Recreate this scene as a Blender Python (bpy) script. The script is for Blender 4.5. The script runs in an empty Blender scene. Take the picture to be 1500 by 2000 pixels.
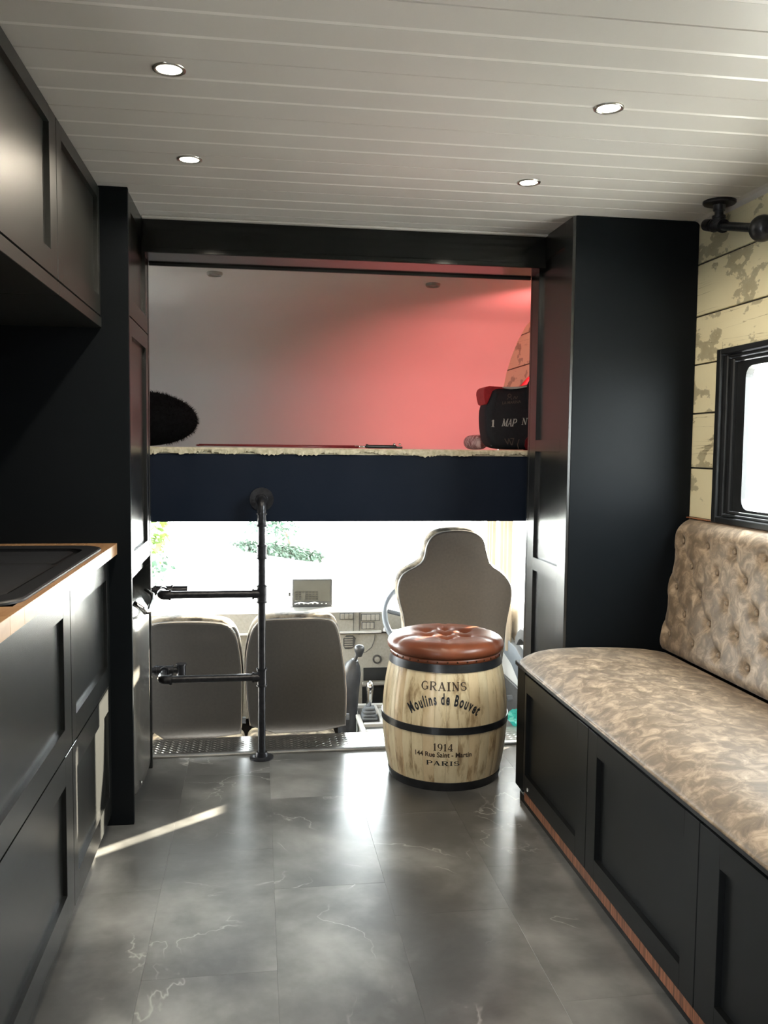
import bpy, bmesh, math, random
from mathutils import Vector, Matrix
random.seed(7)
SC = bpy.context.scene
COL = SC.collection
PI = math.pi

# ------------------------------------------------------------------ camera
yaw, pit, rol, fpx = 0.14435174, 0.07235568, 0.01021791, 1704.6
cy, sy, cp, sp = math.cos(yaw), math.sin(yaw), math.cos(pit), math.sin(pit)
F = Vector((sy*cp, cy*cp, -sp)); Rt = Vector((cy, -sy, 0)); U = Rt.cross(F)
R2 = Rt*math.cos(rol) + U*math.sin(rol); U2 = -Rt*math.sin(rol) + U*math.cos(rol)
cam = bpy.data.objects.new('camera', bpy.data.cameras.new('camera')); COL.objects.link(cam)
cam.matrix_world = Matrix(((R2.x, U2.x, -F.x, 0), (R2.y, U2.y, -F.y, 0), (R2.z, U2.z, -F.z, 1.2), (0, 0, 0, 1)))
cam.data.sensor_fit = 'VERTICAL'; cam.data.sensor_height = 32; cam.data.lens = fpx*32/2000
cam.data.clip_start = 0.02; cam.data.clip_end = 400
SC.camera = cam

# ------------------------------------------------------------------ world, sun, exposure
w = bpy.data.worlds.new('sky'); SC.world = w; w.use_nodes = True
bg = w.node_tree.nodes['Background']; bg.inputs[0].default_value = (0.93, 0.97, 1.0, 1); bg.inputs[1].default_value = 30.0
sun = bpy.data.objects.new('sun', bpy.data.lights.new('sun', 'SUN')); COL.objects.link(sun)
sd = Vector((0.80, 0.60, 0.25)).normalized()
sun.rotation_euler = (sd).to_track_quat('Z', 'Y').to_euler()
sun.data.energy = 120; sun.data.angle = 0.009; sun.data.color = (1, 0.86, 0.68)
vs = SC.view_settings
vs.view_transform = 'Standard'; vs.look = 'None'; vs.gamma = 1; vs.exposure = 0.0; vs.use_curve_mapping = False
DOWNLIGHT_W = 15.0
RED_W = 110.0

# sky portals at the openings, seen and added (they only guide the sampling of the sky)
def portal(loc, inward, sx, sy_):
    l = bpy.data.lights.new('sky_portal', 'AREA'); l.shape = 'RECTANGLE'; l.size = sx; l.size_y = sy_; l.cycles.is_portal = True
    o = bpy.data.objects.new('sky_portal', l); COL.objects.link(o); o.location = loc
    o.rotation_euler = (-Vector(inward)).to_track_quat('Z', 'Y').to_euler()
portal((0.25, 5.13, 0.67), (0, -0.93, -0.36), 2.2, 0.92)        # windscreen
portal((1.34, 4.43, 0.73), (-1, 0, 0), 1.2, 1.2)                # driver door window
portal((-0.84, 4.43, 0.73), (1, 0, 0), 1.2, 1.2)                # passenger door window
portal((1.56, 2.11, 1.25), (-1, 0, 0), 1.1, 1.1)                # bench window
portal((-1.16, 4.225, 1.54), (1, 0, 0), 0.6, 0.6)               # added overcab window
portal((-1.16, -0.34, 0.86), (1, 0, 0), 1.9, 1.9)               # added door opening

# ------------------------------------------------------------------ materials
def newmat(name):
    m = bpy.data.materials.new(name); m.use_nodes = True
    nt = m.node_tree; b = nt.nodes['Principled BSDF']
    return m, nt, b
def N(nt, t, **k):
    n = nt.nodes.new(t)
    for a, v in k.items():
        if a.startswith('i_'):
            key = a[2:]; key = int(key) if key.isdigit() else key
            n.inputs[key].default_value = v
        else: setattr(n, a, v)
    return n
def coords(nt, scale=(1, 1, 1), kind='Object', rnd=0):
    tc = N(nt, 'ShaderNodeTexCoord'); mp = N(nt, 'ShaderNodeMapping'); mp.inputs['Scale'].default_value = scale
    nt.links.new(tc.outputs[kind], mp.inputs['Vector'])
    if rnd:
        oi = N(nt, 'ShaderNodeObjectInfo'); mu = N(nt, 'ShaderNodeMath', operation='MULTIPLY'); mu.inputs[1].default_value = rnd
        cx = N(nt, 'ShaderNodeCombineXYZ')
        nt.links.new(oi.outputs['Random'], mu.inputs[0])
        for i in range(3): nt.links.new(mu.outputs[0], cx.inputs[i])
        nt.links.new(cx.outputs[0], mp.inputs['Location'])
    return mp.outputs[0]
def ramp(nt, stops):
    r = N(nt, 'ShaderNodeValToRGB'); e = r.color_ramp.elements
    e[1].position = stops[-1][0]; e[0].position = stops[0][0]
    for p, c in stops[1:-1]: e.new(p)
    for i, (p, c) in enumerate(stops): e[i].color = (*c, 1)
    return r
def bump(nt, b, src, strength=0.1, dist=0.01):
    bp = N(nt, 'ShaderNodeBump'); bp.inputs['Strength'].default_value = strength; bp.inputs['Distance'].default_value = dist
    nt.links.new(src, bp.inputs['Height']); nt.links.new(bp.outputs[0], b.inputs['Normal'])
def noisy(name, c1, c2, scale=8, rough=0.5, stretch=(1, 1, 1), metal=0, bstr=0.0, detail=5, lo=0.3, hi=0.7, rnd=0, spec=0.5, sheen=0, coat=0):
    m, nt, b = newmat(name)
    v = coords(nt, stretch, rnd=rnd)
    n = N(nt, 'ShaderNodeTexNoise'); n.inputs['Scale'].default_value = scale; n.inputs['Detail'].default_value = detail
    nt.links.new(v, n.inputs['Vector'])
    r = ramp(nt, [(lo, c1), (hi, c2)]); nt.links.new(n.outputs['Fac'], r.inputs['Fac'])
    nt.links.new(r.outputs[0], b.inputs['Base Color'])
    b.inputs['Roughness'].default_value = rough; b.inputs['Metallic'].default_value = metal
    b.inputs['Specular IOR Level'].default_value = spec
    if sheen: b.inputs['Sheen Weight'].default_value = sheen
    if coat: b.inputs['Coat Weight'].default_value = coat; b.inputs['Coat Roughness'].default_value = 0.12
    if bstr: bump(nt, b, n.outputs['Fac'], bstr)
    return m
def emit(name, col, s):
    m, nt, b = newmat(name); b.inputs['Base Color'].default_value = (*col, 1)
    b.inputs['Emission Color'].default_value = (*col, 1); b.inputs['Emission Strength'].default_value = s
    m.cycles.emission_sampling = 'NONE'
    return m

M = {}
M['paint'] = noisy('charcoal_paint', (0.0065, 0.0075, 0.0075), (0.0085, 0.0095, 0.0095), 3, 0.27, spec=0.85, bstr=0.01)
M['panelpaint'] = noisy('charcoal_end_panel', (0.0055, 0.0070, 0.0085), (0.007, 0.0085, 0.010), 3, 0.38, spec=0.05)
M['benchpaint'] = noisy('charcoal_bench_paint', (0.0085, 0.0095, 0.0100), (0.0105, 0.0115, 0.012), 3, 0.36, spec=0.2)
M['navy'] = noisy('navy_board', (0.006, 0.010, 0.019), (0.009, 0.013, 0.023), 5, 0.42, spec=0.10)
M['blackp'] = noisy('black_plastic', (0.008, 0.009, 0.010), (0.014, 0.015, 0.016), 30, 0.33)
M['kick'] = noisy('plinth_black', (0.006, 0.006, 0.006), (0.01, 0.01, 0.01), 10, 0.5)
M['paintup'] = noisy('charcoal_wall_unit_paint', (0.010, 0.0115, 0.0105), (0.013, 0.0145, 0.0135), 3, 0.40, spec=0.5)
M['satin'] = noisy('black_satin', (0.0045, 0.005, 0.005), (0.006, 0.0065, 0.0065), 3, 0.15, spec=0.35)
M['ceil'] = noisy('ceiling_pvc', (0.52, 0.50, 0.475), (0.55, 0.53, 0.50), 2, 0.38)
M['groovelight'] = noisy('pale_groove_light', (0.72, 0.70, 0.67), (0.74, 0.72, 0.69), 2, 0.30)  # paler colour stands in for light caught in the ceiling grooves
M['white'] = noisy('pale_lining', (0.60, 0.595, 0.59), (0.66, 0.65, 0.645), 1.5, 0.7)
M['pipe'] = noisy('black_iron', (0.015, 0.016, 0.019), (0.035, 0.036, 0.042), 60, 0.30, metal=0.55, bstr=0.1)
M['chrome'] = noisy('chrome', (0.75, 0.75, 0.76), (0.8, 0.8, 0.8), 5, 0.12, metal=1)
M['wood'] = noisy('oak_worktop', (0.30, 0.155, 0.07), (0.50, 0.30, 0.155), 9, 0.34, stretch=(9, 1.1, 3), lo=0.25, hi=0.75, rnd=7, coat=0.2)
M['sink'] = noisy('black_composite', (0.010, 0.011, 0.013), (0.020, 0.021, 0.024), 250, 0.40)
M['walnut'] = noisy('redwood_strip', (0.06, 0.022, 0.012), (0.40, 0.155, 0.078), 7, 0.4, stretch=(1, 22, 1), rnd=3)
M['plate'] = noisy('aluminium_plate', (0.30, 0.30, 0.29), (0.50, 0.49, 0.46), 14, 0.30, metal=1.0)
M['barmetal'] = noisy('aluminium_bar', (0.45, 0.44, 0.42), (0.6, 0.6, 0.58), 14, 0.28, metal=1.0)
M['leather'] = noisy('tan_leather', (0.11, 0.030, 0.013), (0.23, 0.068, 0.030), 9, 0.34, bstr=0.15, lo=0.25, hi=0.75)
M['band'] = noisy('black_hoop', (0.012, 0.013, 0.014), (0.030, 0.032, 0.036), 20, 0.28, metal=0.3)
M['seatback'] = noisy('grey_vinyl', (0.032, 0.029, 0.025), (0.040, 0.036, 0.031), 90, 0.55, bstr=0.05)
M['driverback'] = noisy('brown_grey_vinyl', (0.070, 0.060, 0.050), (0.085, 0.073, 0.060), 90, 0.5, bstr=0.05)
M['cover'] = noisy('brown_seat_cover', (0.05, 0.04, 0.028), (0.30, 0.25, 0.18), 22, 0.8, detail=3, lo=0.40, hi=0.62)
M['piping'] = noisy('beige_piping', (0.42, 0.36, 0.29), (0.5, 0.43, 0.35), 10, 0.5)
M['dash'] = noisy('dashboard_grey', (0.22, 0.21, 0.19), (0.27, 0.26, 0.235), 80, 0.42)
M['dashd'] = noisy('dashboard_dark', (0.05, 0.05, 0.05), (0.07, 0.07, 0.07), 60, 0.5)
M['lever'] = noisy('rubber', (0.025, 0.027, 0.032), (0.04, 0.043, 0.05), 30, 0.38)
M['cabwhite'] = noisy('cab_trim', (0.50, 0.50, 0.49), (0.56, 0.56, 0.55), 10, 0.5)
M['cabgrey'] = noisy('cab_grey', (0.10, 0.115, 0.135), (0.13, 0.145, 0.165), 10, 0.5)
M['curtain'] = noisy('beige_curtain', (0.42, 0.35, 0.27), (0.52, 0.44, 0.34), 6, 0.8)
M['screen'] = noisy('grey_screen', (0.085, 0.083, 0.07), (0.10, 0.098, 0.085), 6, 0.2)
M['screendots'] = noisy('dark_key', (0.03, 0.03, 0.025), (0.04, 0.04, 0.035), 6, 0.3)
M['whitepl'] = noisy('white_mark', (0.75, 0.75, 0.73), (0.8, 0.8, 0.78), 6, 0.5)
M['fur'] = noisy('black_fur', (0.002, 0.002, 0.0025), (0.006, 0.006, 0.007), 60, 1.0, spec=0.1)
M['sheep'] = noisy('cream_pile', (0.36, 0.33, 0.22), (0.62, 0.58, 0.45), 60, 0.9, bstr=0.4)
M['bag'] = noisy('navy_canvas', (0.006, 0.008, 0.013), (0.011, 0.013, 0.020), 60, 0.75)
M['red'] = noisy('red_webbing', (0.35, 0.01, 0.02), (0.5, 0.02, 0.03), 60, 0.5)
M['redrod'] = noisy('red_lacquer', (0.10, 0.006, 0.010), (0.16, 0.01, 0.015), 60, 0.3)
M['print'] = noisy('pale_print', (0.5, 0.52, 0.5), (0.6, 0.62, 0.6), 20, 0.7)
M['printd'] = noisy('dull_print', (0.07, 0.05, 0.045), (0.10, 0.075, 0.065), 20, 0.7)
M['roll'] = noisy('pink_pattern', (0.30, 0.12, 0.12), (0.75, 0.55, 0.55), 45, 0.7, lo=0.4, hi=0.6)
M['ink'] = noisy('black_ink', (0.010, 0.012, 0.016), (0.02, 0.022, 0.026), 20, 0.35)
M['ink2'] = noisy('brown_ink', (0.035, 0.022, 0.014), (0.06, 0.04, 0.025), 20, 0.4)
M['teal'] = noisy('teal_bag', (0.01, 0.16, 0.14), (0.04, 0.35, 0.30), 12, 0.25)
M['copper'] = noisy('bronze_rivet', (0.05, 0.025, 0.015), (0.09, 0.05, 0.03), 20, 0.3, metal=1)
M['leaf'] = noisy('yellow_green_leaf', (0.02, 0.075, 0.008), (0.10, 0.15, 0.015), 3, 0.5, rnd=9)
M['leafd'] = noisy('dark_leaf', (0.012, 0.04, 0.025), (0.03, 0.07, 0.04), 3, 0.5, rnd=9)
M['hedge'] = noisy('hedge_green', (0.012, 0.035, 0.022), (0.03, 0.06, 0.035), 2, 0.7)
M['bark'] = noisy('bark', (0.05, 0.04, 0.03), (0.09, 0.07, 0.05), 12, 0.9)
M['concrete'] = noisy('pale_concrete', (0.50, 0.50, 0.48), (0.60, 0.60, 0.58), 0.8, 0.85)
M['box'] = noisy('lorry_body', (0.05, 0.05, 0.05), (0.06, 0.06, 0.06), 1, 0.6)
M['lamp'] = emit('led_white', (1.0, 0.97, 0.78), 14)
M['lampoff'] = noisy('frosted_lens', (0.45, 0.42, 0.40), (0.5, 0.47, 0.45), 20, 0.25)
M['redtint'] = emit('added_red_glow', (1.0, 0.06, 0.05), 12)  # glowing lens of the added, unseen alcove lamp

def m_fridge():
    m, nt, b = newmat('fridge_silver')
    b.inputs['Base Color'].default_value = (0.24, 0.235, 0.22, 1); b.inputs['Metallic'].default_value = 0.8; b.inputs['Roughness'].default_value = 0.24
    return m
M['fridge'] = m_fridge()

def m_floor():
    m, nt, b = newmat('stone_vinyl')
    v = coords(nt, (1, 1, 1), rnd=0.22)
    n1 = N(nt, 'ShaderNodeTexNoise', i_Scale=2.6, i_Detail=7.0, i_Roughness=0.55); nt.links.new(v, n1.inputs['Vector'])
    n1.inputs['Distortion'].default_value = 0.15
    r1 = ramp(nt, [(0.28, (0.045, 0.046, 0.046)), (0.44, (0.085, 0.086, 0.085)), (0.56, (0.165, 0.166, 0.163)), (0.72, (0.31, 0.31, 0.305))])
    nt.links.new(n1.outputs['Fac'], r1.inputs['Fac'])
    n2 = N(nt, 'ShaderNodeTexNoise', i_Scale=2.6, i_Detail=5.0); n2.inputs['Distortion'].default_value = 0.5; nt.links.new(v, n2.inputs['Vector'])
    r2 = ramp(nt, [(0.495, (0, 0, 0)), (0.500, (1, 1, 1)), (0.506, (0, 0, 0))]); nt.links.new(n2.outputs['Fac'], r2.inputs['Fac'])
    n3 = N(nt, 'ShaderNodeTexNoise', i_Scale=5.0, i_Detail=2.0); nt.links.new(v, n3.inputs['Vector'])
    r3 = ramp(nt, [(0.50, (0, 0, 0)), (0.62, (0.75, 0.75, 0.75))]); nt.links.new(n3.outputs['Fac'], r3.inputs['Fac'])
    mm = N(nt, 'ShaderNodeMix', data_type='RGBA', blend_type='MULTIPLY'); mm.inputs['Factor'].default_value = 1
    nt.links.new(r2.outputs[0], mm.inputs['A']); nt.links.new(r3.outputs[0], mm.inputs['B'])
    mx = N(nt, 'ShaderNodeMix', data_type='RGBA'); mx.inputs['B'].default_value = (0.42, 0.42, 0.40, 1)
    nt.links.new(mm.outputs['Result'], mx.inputs['Factor']); nt.links.new(r1.outputs[0], mx.inputs['A'])
    nt.links.new(mx.outputs['Result'], b.inputs['Base Color'])
    b.inputs['Roughness'].default_value = 0.28
    n4 = N(nt, 'ShaderNodeTexNoise', i_Scale=60.0, i_Detail=3.0); nt.links.new(v, n4.inputs['Vector'])
    bump(nt, b, n4.outputs['Fac'], 0.04, 0.004)
    return m
M['floor'] = m_floor()

def m_plank():
    m, nt, b = newmat('whitewashed_wood')
    v = coords(nt, (1, 0.55, 1), rnd=11)
    n1 = N(nt, 'ShaderNodeTexNoise', i_Scale=7.0, i_Detail=6.0, i_Roughness=0.6); nt.links.new(v, n1.inputs['Vector'])
    r1 = ramp(nt, [(0.0, (0.72, 0.66, 0.44)), (0.55, (0.66, 0.60, 0.40)), (0.565, (0.38, 0.34, 0.225)), (0.63, (0.34, 0.30, 0.19)), (0.65, (0.64, 0.58, 0.39))])
    nt.links.new(n1.outputs['Fac'], r1.inputs['Fac'])
    v2 = coords(nt, (1, 0.35, 9), rnd=5)
    n2 = N(nt, 'ShaderNodeTexNoise', i_Scale=3.0, i_Detail=4.0); n2.inputs['Distortion'].default_value = 0.5; nt.links.new(v2, n2.inputs['Vector'])
    r2 = ramp(nt, [(0.492, (1, 1, 1)), (0.5, (0.30, 0.26, 0.2)), (0.508, (1, 1, 1))]); nt.links.new(n2.outputs['Fac'], r2.inputs['Fac'])
    n3 = N(nt, 'ShaderNodeTexNoise', i_Scale=3.0, i_Detail=2.0); nt.links.new(v, n3.inputs['Vector'])
    r3 = ramp(nt, [(0.5, (0, 0, 0)), (0.62, (1, 1, 1))]); nt.links.new(n3.outputs['Fac'], r3.inputs['Fac'])
    mx = N(nt, 'ShaderNodeMix', data_type='RGBA', blend_type='MULTIPLY')
    nt.links.new(r3.outputs[0], mx.inputs['Factor']); nt.links.new(r1.outputs[0], mx.inputs['A']); nt.links.new(r2.outputs[0], mx.inputs['B'])
    nt.links.new(mx.outputs['Result'], b.inputs['Base Color']); b.inputs['Roughness'].default_value = 0.6
    return m
M['plank'] = m_plank()

def m_velvet():
    m, nt, b = newmat('crushed_velvet')
    v = coords(nt, (1, 1, 1))
    n1 = N(nt, 'ShaderNodeTexNoise', i_Scale=24.0, i_Detail=7.0, i_Roughness=0.66); n1.inputs['Distortion'].default_value = 0.7; nt.links.new(v, n1.inputs['Vector'])
    r1 = ramp(nt, [(0.30, (0.110, 0.078, 0.050)), (0.46, (0.165, 0.120, 0.078)), (0.56, (0.27, 0.200, 0.135)), (0.72, (0.46, 0.35, 0.245))])
    nt.links.new(n1.outputs['Fac'], r1.inputs['Fac']); nt.links.new(r1.outputs[0], b.inputs['Base Color'])
    b.inputs['Roughness'].default_value = 0.55; b.inputs['Sheen Weight'].default_value = 0.12; b.inputs['Sheen Roughness'].default_value = 0.4
    bump(nt, b, n1.outputs['Fac'], 0.12, 0.01)
    return m
M['velvet'] = m_velvet()

def m_stave():
    m, nt, b = newmat('barrel_wood')
    v = coords(nt, (1, 1, 0.30), rnd=17)
    n1 = N(nt, 'ShaderNodeTexNoise', i_Scale=26.0, i_Detail=5.0, i_Roughness=0.6); nt.links.new(v, n1.inputs['Vector'])
    r1 = ramp(nt, [(0.28, (0.22, 0.15, 0.085)), (0.38, (0.42, 0.32, 0.19)), (0.47, (0.66, 0.56, 0.37)), (0.72, (0.76, 0.67, 0.47))])
    nt.links.new(n1.outputs['Fac'], r1.inputs['Fac'])
    oi = N(nt, 'ShaderNodeObjectInfo'); r2 = ramp(nt, [(0.0, (0.88, 0.76, 0.66)), (0.4, (1, 0.98, 0.93)), (1.0, (0.95, 0.92, 0.87))])
    nt.links.new(oi.outputs['Random'], r2.inputs['Fac'])
    mx = N(nt, 'ShaderNodeMix', data_type='RGBA', blend_type='MULTIPLY'); mx.inputs['Factor'].default_value = 1
    nt.links.new(r1.outputs[0], mx.inputs['A']); nt.links.new(r2.outputs[0], mx.inputs['B'])
    nt.links.new(mx.outputs['Result'], b.inputs['Base Color']); b.inputs['Roughness'].default_value = 0.35
    b.inputs['Coat Weight'].default_value = 0.25; b.inputs['Coat Roughness'].default_value = 0.15
    return m
M['stave'] = m_stave()

def m_glass(name, rough=0.0, tint=(1, 1, 1)):
    m = bpy.data.materials.new(name); m.use_nodes = True; nt = m.node_tree; nt.nodes.clear()
    o = N(nt, 'ShaderNodeOutputMaterial'); t = N(nt, 'ShaderNodeBsdfTransparent'); t.inputs[0].default_value = (*tint, 1)
    g = N(nt, 'ShaderNodeBsdfGlossy'); g.inputs['Roughness'].default_value = rough
    fr = N(nt, 'ShaderNodeFresnel'); fr.inputs['IOR'].default_value = 1.45
    mx = N(nt, 'ShaderNodeMixShader')
    ge = N(nt, 'ShaderNodeNewGeometry'); ib = N(nt, 'ShaderNodeMath', operation='SUBTRACT'); ib.inputs[0].default_value = 1.0; nt.links.new(ge.outputs['Backfacing'], ib.inputs[1])
    mf = N(nt, 'ShaderNodeMath', operation='MULTIPLY'); nt.links.new(fr.outputs[0], mf.inputs[0]); nt.links.new(ib.outputs[0], mf.inputs[1])
    nt.links.new(mf.outputs[0], mx.inputs[0]); nt.links.new(t.outputs[0], mx.inputs[1]); nt.links.new(g.outputs[0], mx.inputs[2]); nt.links.new(mx.outputs[0], o.inputs[0])
    return m
M['glass'] = m_glass('window_glass', tint=(0.96, 0.98, 0.97))

# ------------------------------------------------------------------ builders
WL = {}
def wloc(o): return WL.get(o.name, Vector((0, 0, 0)))
def tag(o, label=None, cat=None, group=None, kind=None):
    if label: o['label'] = label
    if cat: o['category'] = cat
    if group: o['group'] = group
    if kind: o['kind'] = kind
    return o
def thing(name, loc, label, cat, group=None):
    o = bpy.data.objects.new(name, None); COL.objects.link(o); o.location = loc; o.empty_display_size = 0.05
    WL[o.name] = Vector(loc); tag(o, label, cat, group); return o
def obj(name, bm, mat, parent=None, smooth=False, loc=None, auto=False, keep=False):
    """links bm (world coordinates) as one mesh object; its origin is the parent's, or loc"""
    me = bpy.data.meshes.new(name)
    base = wloc(parent) if parent else Vector(loc or (0, 0, 0))
    bmesh.ops.recalc_face_normals(bm, faces=bm.faces) if not keep else None
    bmesh.ops.translate(bm, verts=bm.verts, vec=-base)
    bm.to_mesh(me); bm.free()
    me.materials.append(M[mat] if isinstance(mat, str) else mat)
    if smooth:
        for p in me.polygons: p.use_smooth = True
        if auto:
            me.set_sharp_from_angle(angle=math.radians(38))
    o = bpy.data.objects.new(name, me); COL.objects.link(o)
    if parent: o.parent = parent
    else: o.location = base
    WL[o.name] = base
    return o
def struct(name, bm, mat, parent=None, **k):
    o = obj(name, bm, mat, parent, **k)
    if not parent: o['kind'] = 'structure'
    return o
def B(): return bmesh.new()
def bx(bm, x0, x1, y0, y1, z0, z1, bev=0, seg=2):
    x0, x1 = sorted((x0, x1)); y0, y1 = sorted((y0, y1)); z0, z1 = sorted((z0, z1))
    vs_ = [bm.verts.new((x, y, z)) for x in (x0, x1) for y in (y0, y1) for z in (z0, z1)]
    fs = [bm.faces.new([vs_[i] for i in q]) for q in ((0, 1, 3, 2), (4, 6, 7, 5), (0, 4, 5, 1), (2, 3, 7, 6), (0, 2, 6, 4), (1, 5, 7, 3))]
    if bev:
        es = {e for f in fs for e in f.edges}
        bmesh.ops.bevel(bm, geom=list(es), offset=bev, segments=seg, profile=0.5, affect='EDGES')
    return bm
def cyl(bm, p0, p1, r, n=16, r1=None, cap=True):
    p0, p1 = Vector(p0), Vector(p1); d = p1-p0; q = d.to_track_quat('Z', 'Y')
    if r1 is None: r1 = r
    a = [bm.verts.new(p0 + q @ Vector((r*math.cos(t), r*math.sin(t), 0))) for t in [2*PI*i/n for i in range(n)]]
    b = [bm.verts.new(p1 + q @ Vector((r1*math.cos(t), r1*math.sin(t), 0))) for t in [2*PI*i/n for i in range(n)]]
    for i in range(n): bm.faces.new((a[i], a[(i+1) % n], b[(i+1) % n], b[i]))
    if cap: bm.faces.new(a[::-1]); bm.faces.new(b)
    return bm
def tube(bm, pts, r, n=10, cap=True):
    pts = [Vector(p) for p in pts]; rings = []; prev = None
    for i, p in enumerate(pts):
        t = (pts[min(i+1, len(pts)-1)] - pts[max(i-1, 0)]).normalized()
        if prev is None:
            up = Vector((0, 0, 1)) if abs(t.z) < 0.9 else Vector((1, 0, 0)); a = t.cross(up).normalized()
        else:
            a = (prev - t*prev.dot(t)).normalized()
        prev = a; b = t.cross(a)
        rr = r[i] if isinstance(r, (list, tuple)) else r
        rings.append([bm.verts.new(p + a*rr*math.cos(2*PI*k/n) + b*rr*math.sin(2*PI*k/n)) for k in range(n)])
    for i in range(len(rings)-1):
        for k in range(n): bm.faces.new((rings[i][k], rings[i][(k+1) % n], rings[i+1][(k+1) % n], rings[i+1][k]))
    if cap: bm.faces.new(rings[0][::-1]); bm.faces.new(rings[-1])
    return bm
def lathe(bm, prof, c, n=32, axis='Z', rfun=None):
    """prof: (r, h) from bottom to top about c"""
    c = Vector(c); rings = []
    for r, h in prof:
        ring = []
        for k in range(n):
            t = 2*PI*k/n; x, y = r*math.cos(t), r*math.sin(t)
            v = (x, y, h) if axis == 'Z' else ((x, h, y) if axis == 'Y' else (h, x, y))
            ring.append(bm.verts.new(c + Vector(v)))
        rings.append(ring)
    for i in range(len(rings)-1):
        for k in range(n): bm.faces.new((rings[i][k], rings[i][(k+1) % n], rings[i+1][(k+1) % n], rings[i+1][k]))
    bm.faces.new(rings[0][::-1]); bm.faces.new(rings[-1])
    return bm
def prism(bm, pts, a0, a1, axis='Y', bev=0, seg=3):
    """2D outline extruded along an axis, rims rounded by inset rings. pts (u,v): Y->(x,z) X->(y,z) Z->(x,y)"""
    n = len(pts)
    cen = Vector((sum(p[0] for p in pts)/n, sum(p[1] for p in pts)/n))
    area = sum(pts[i][0]*pts[(i+1) % n][1]-pts[(i+1) % n][0]*pts[i][1] for i in range(n))
    sg = 1 if area > 0 else -1
    def inset(d):
        out = []
        for i in range(n):
            p0, p1, p2 = Vector(pts[i-1]), Vector(pts[i]), Vector(pts[(i+1) % n])
            e1, e2 = (p1-p0).normalized(), (p2-p1).normalized()
            n1, n2 = Vector((-e1.y, e1.x))*sg, Vector((-e2.y, e2.x))*sg
            m = (n1+n2); m = m.normalized() if m.length > 1e-6 else n1
            out.append(p1 + m*d/max(0.5, m.dot(n1)))
        return out
    rings = []
    if bev:
        s = 1 if a1 > a0 else -1
        for i in range(seg+1):
            t = PI/2*i/seg; rings.append((bev*(1-math.sin(t)), a0 + s*bev*(1-math.cos(t))))
        for i in range(seg+1):
            t = PI/2*(1-i/seg); rings.append((bev*(1-math.sin(t)), a1 - s*bev*(1-math.cos(t))))
    else: rings = [(0, a0), (0, a1)]
    R_ = []
    for d, a in rings:
        q = inset(d) if d > 1e-9 else [Vector(p) for p in pts]
        R_.append([bm.verts.new({'Y': (p.x, a, p.y), 'X': (a, p.x, p.y), 'Z': (p.x, p.y, a)}[axis]) for p in q])
    for i in range(len(R_)-1):
        for k in range(n): bm.faces.new((R_[i][k], R_[i][(k+1) % n], R_[i+1][(k+1) % n], R_[i+1][k]))
    bm.faces.new(R_[0][::-1]); bm.faces.new(R_[-1])
    return bm
def rrect(x0, x1, y0, y1, r, n=5):
    o = []
    for cx, cy_, a in ((x1-r, y0+r, -PI/2), (x1-r, y1-r, 0), (x0+r, y1-r, PI/2), (x0+r, y0+r, PI)):
        for i in range(n+1):
            t = a + PI/2*i/n; o.append((cx+r*math.cos(t), cy_+r*math.sin(t)))
    return o
def smooth_outline(pts, it=2):
    for _ in range(it):
        o = []
        for i in range(len(pts)):
            p, q = pts[i], pts[(i+1) % len(pts)]
            o += [(0.75*p[0]+0.25*q[0], 0.75*p[1]+0.25*q[1]), (0.25*p[0]+0.75*q[0], 0.25*p[1]+0.75*q[1])]
        pts = o
    return pts
def grid(bm, nu, nv, fn):
    V = [[bm.verts.new(fn(i/nu, j/nv)) for j in range(nv+1)] for i in range(nu+1)]
    for i in range(nu):
        for j in range(nv): bm.faces.new((V[i][j], V[i+1][j], V[i+1][j+1], V[i][j+1]))
    return V
def copy_tree(o, loc, label=None, group=None):
    c = o.copy(); COL.objects.link(c); c.location = loc; WL[c.name] = Vector(loc)
    if label: c['label'] = label
    if group: c['group'] = group
    for ch in [x for x in bpy.data.objects if x.parent == o]:
        d = ch.copy(); COL.objects.link(d); d.parent = c
        for g in [x for x in bpy.data.objects if x.parent == ch]:
            e = g.copy(); COL.objects.link(e); e.parent = d
    return c
def shaker(parent, x, s, y0, y1, z0, z1, name='door', stile=0.06, rails=None, t=0.018, rec=0.011, mat='paint', stiles=None):
    """panelled front on the plane x, facing s*x. rails = list of (z0,z1) panel openings. Returns the door"""
    sa, sb = stiles or (stile, stile)
    ops = rails or [(z0+stile, z1-stile)]
    b = B(); e = 0.0008
    xb = x - s*t
    bx(b, xb, x, y0, y0+sa, z0, z1, e, 1); bx(b, xb, x, y1-sb, y1, z0, z1, e, 1)
    zs = [z0] + [v for op in ops for v in op] + [z1]
    for i in range(0, len(zs), 2):
        if zs[i+1]-zs[i] > 0.003: bx(b, xb, x, y0+sa, y1-sb, zs[i], zs[i+1])
    d = obj(name, b, mat, parent)
    for a, c in ops:
        p = B(); bx(p, xb, x - s*rec, y0+sa-0.002, y1-sb+0.002, a-0.002, c+0.002); obj('recessed_panel', p, mat, d)
    return d

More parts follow.
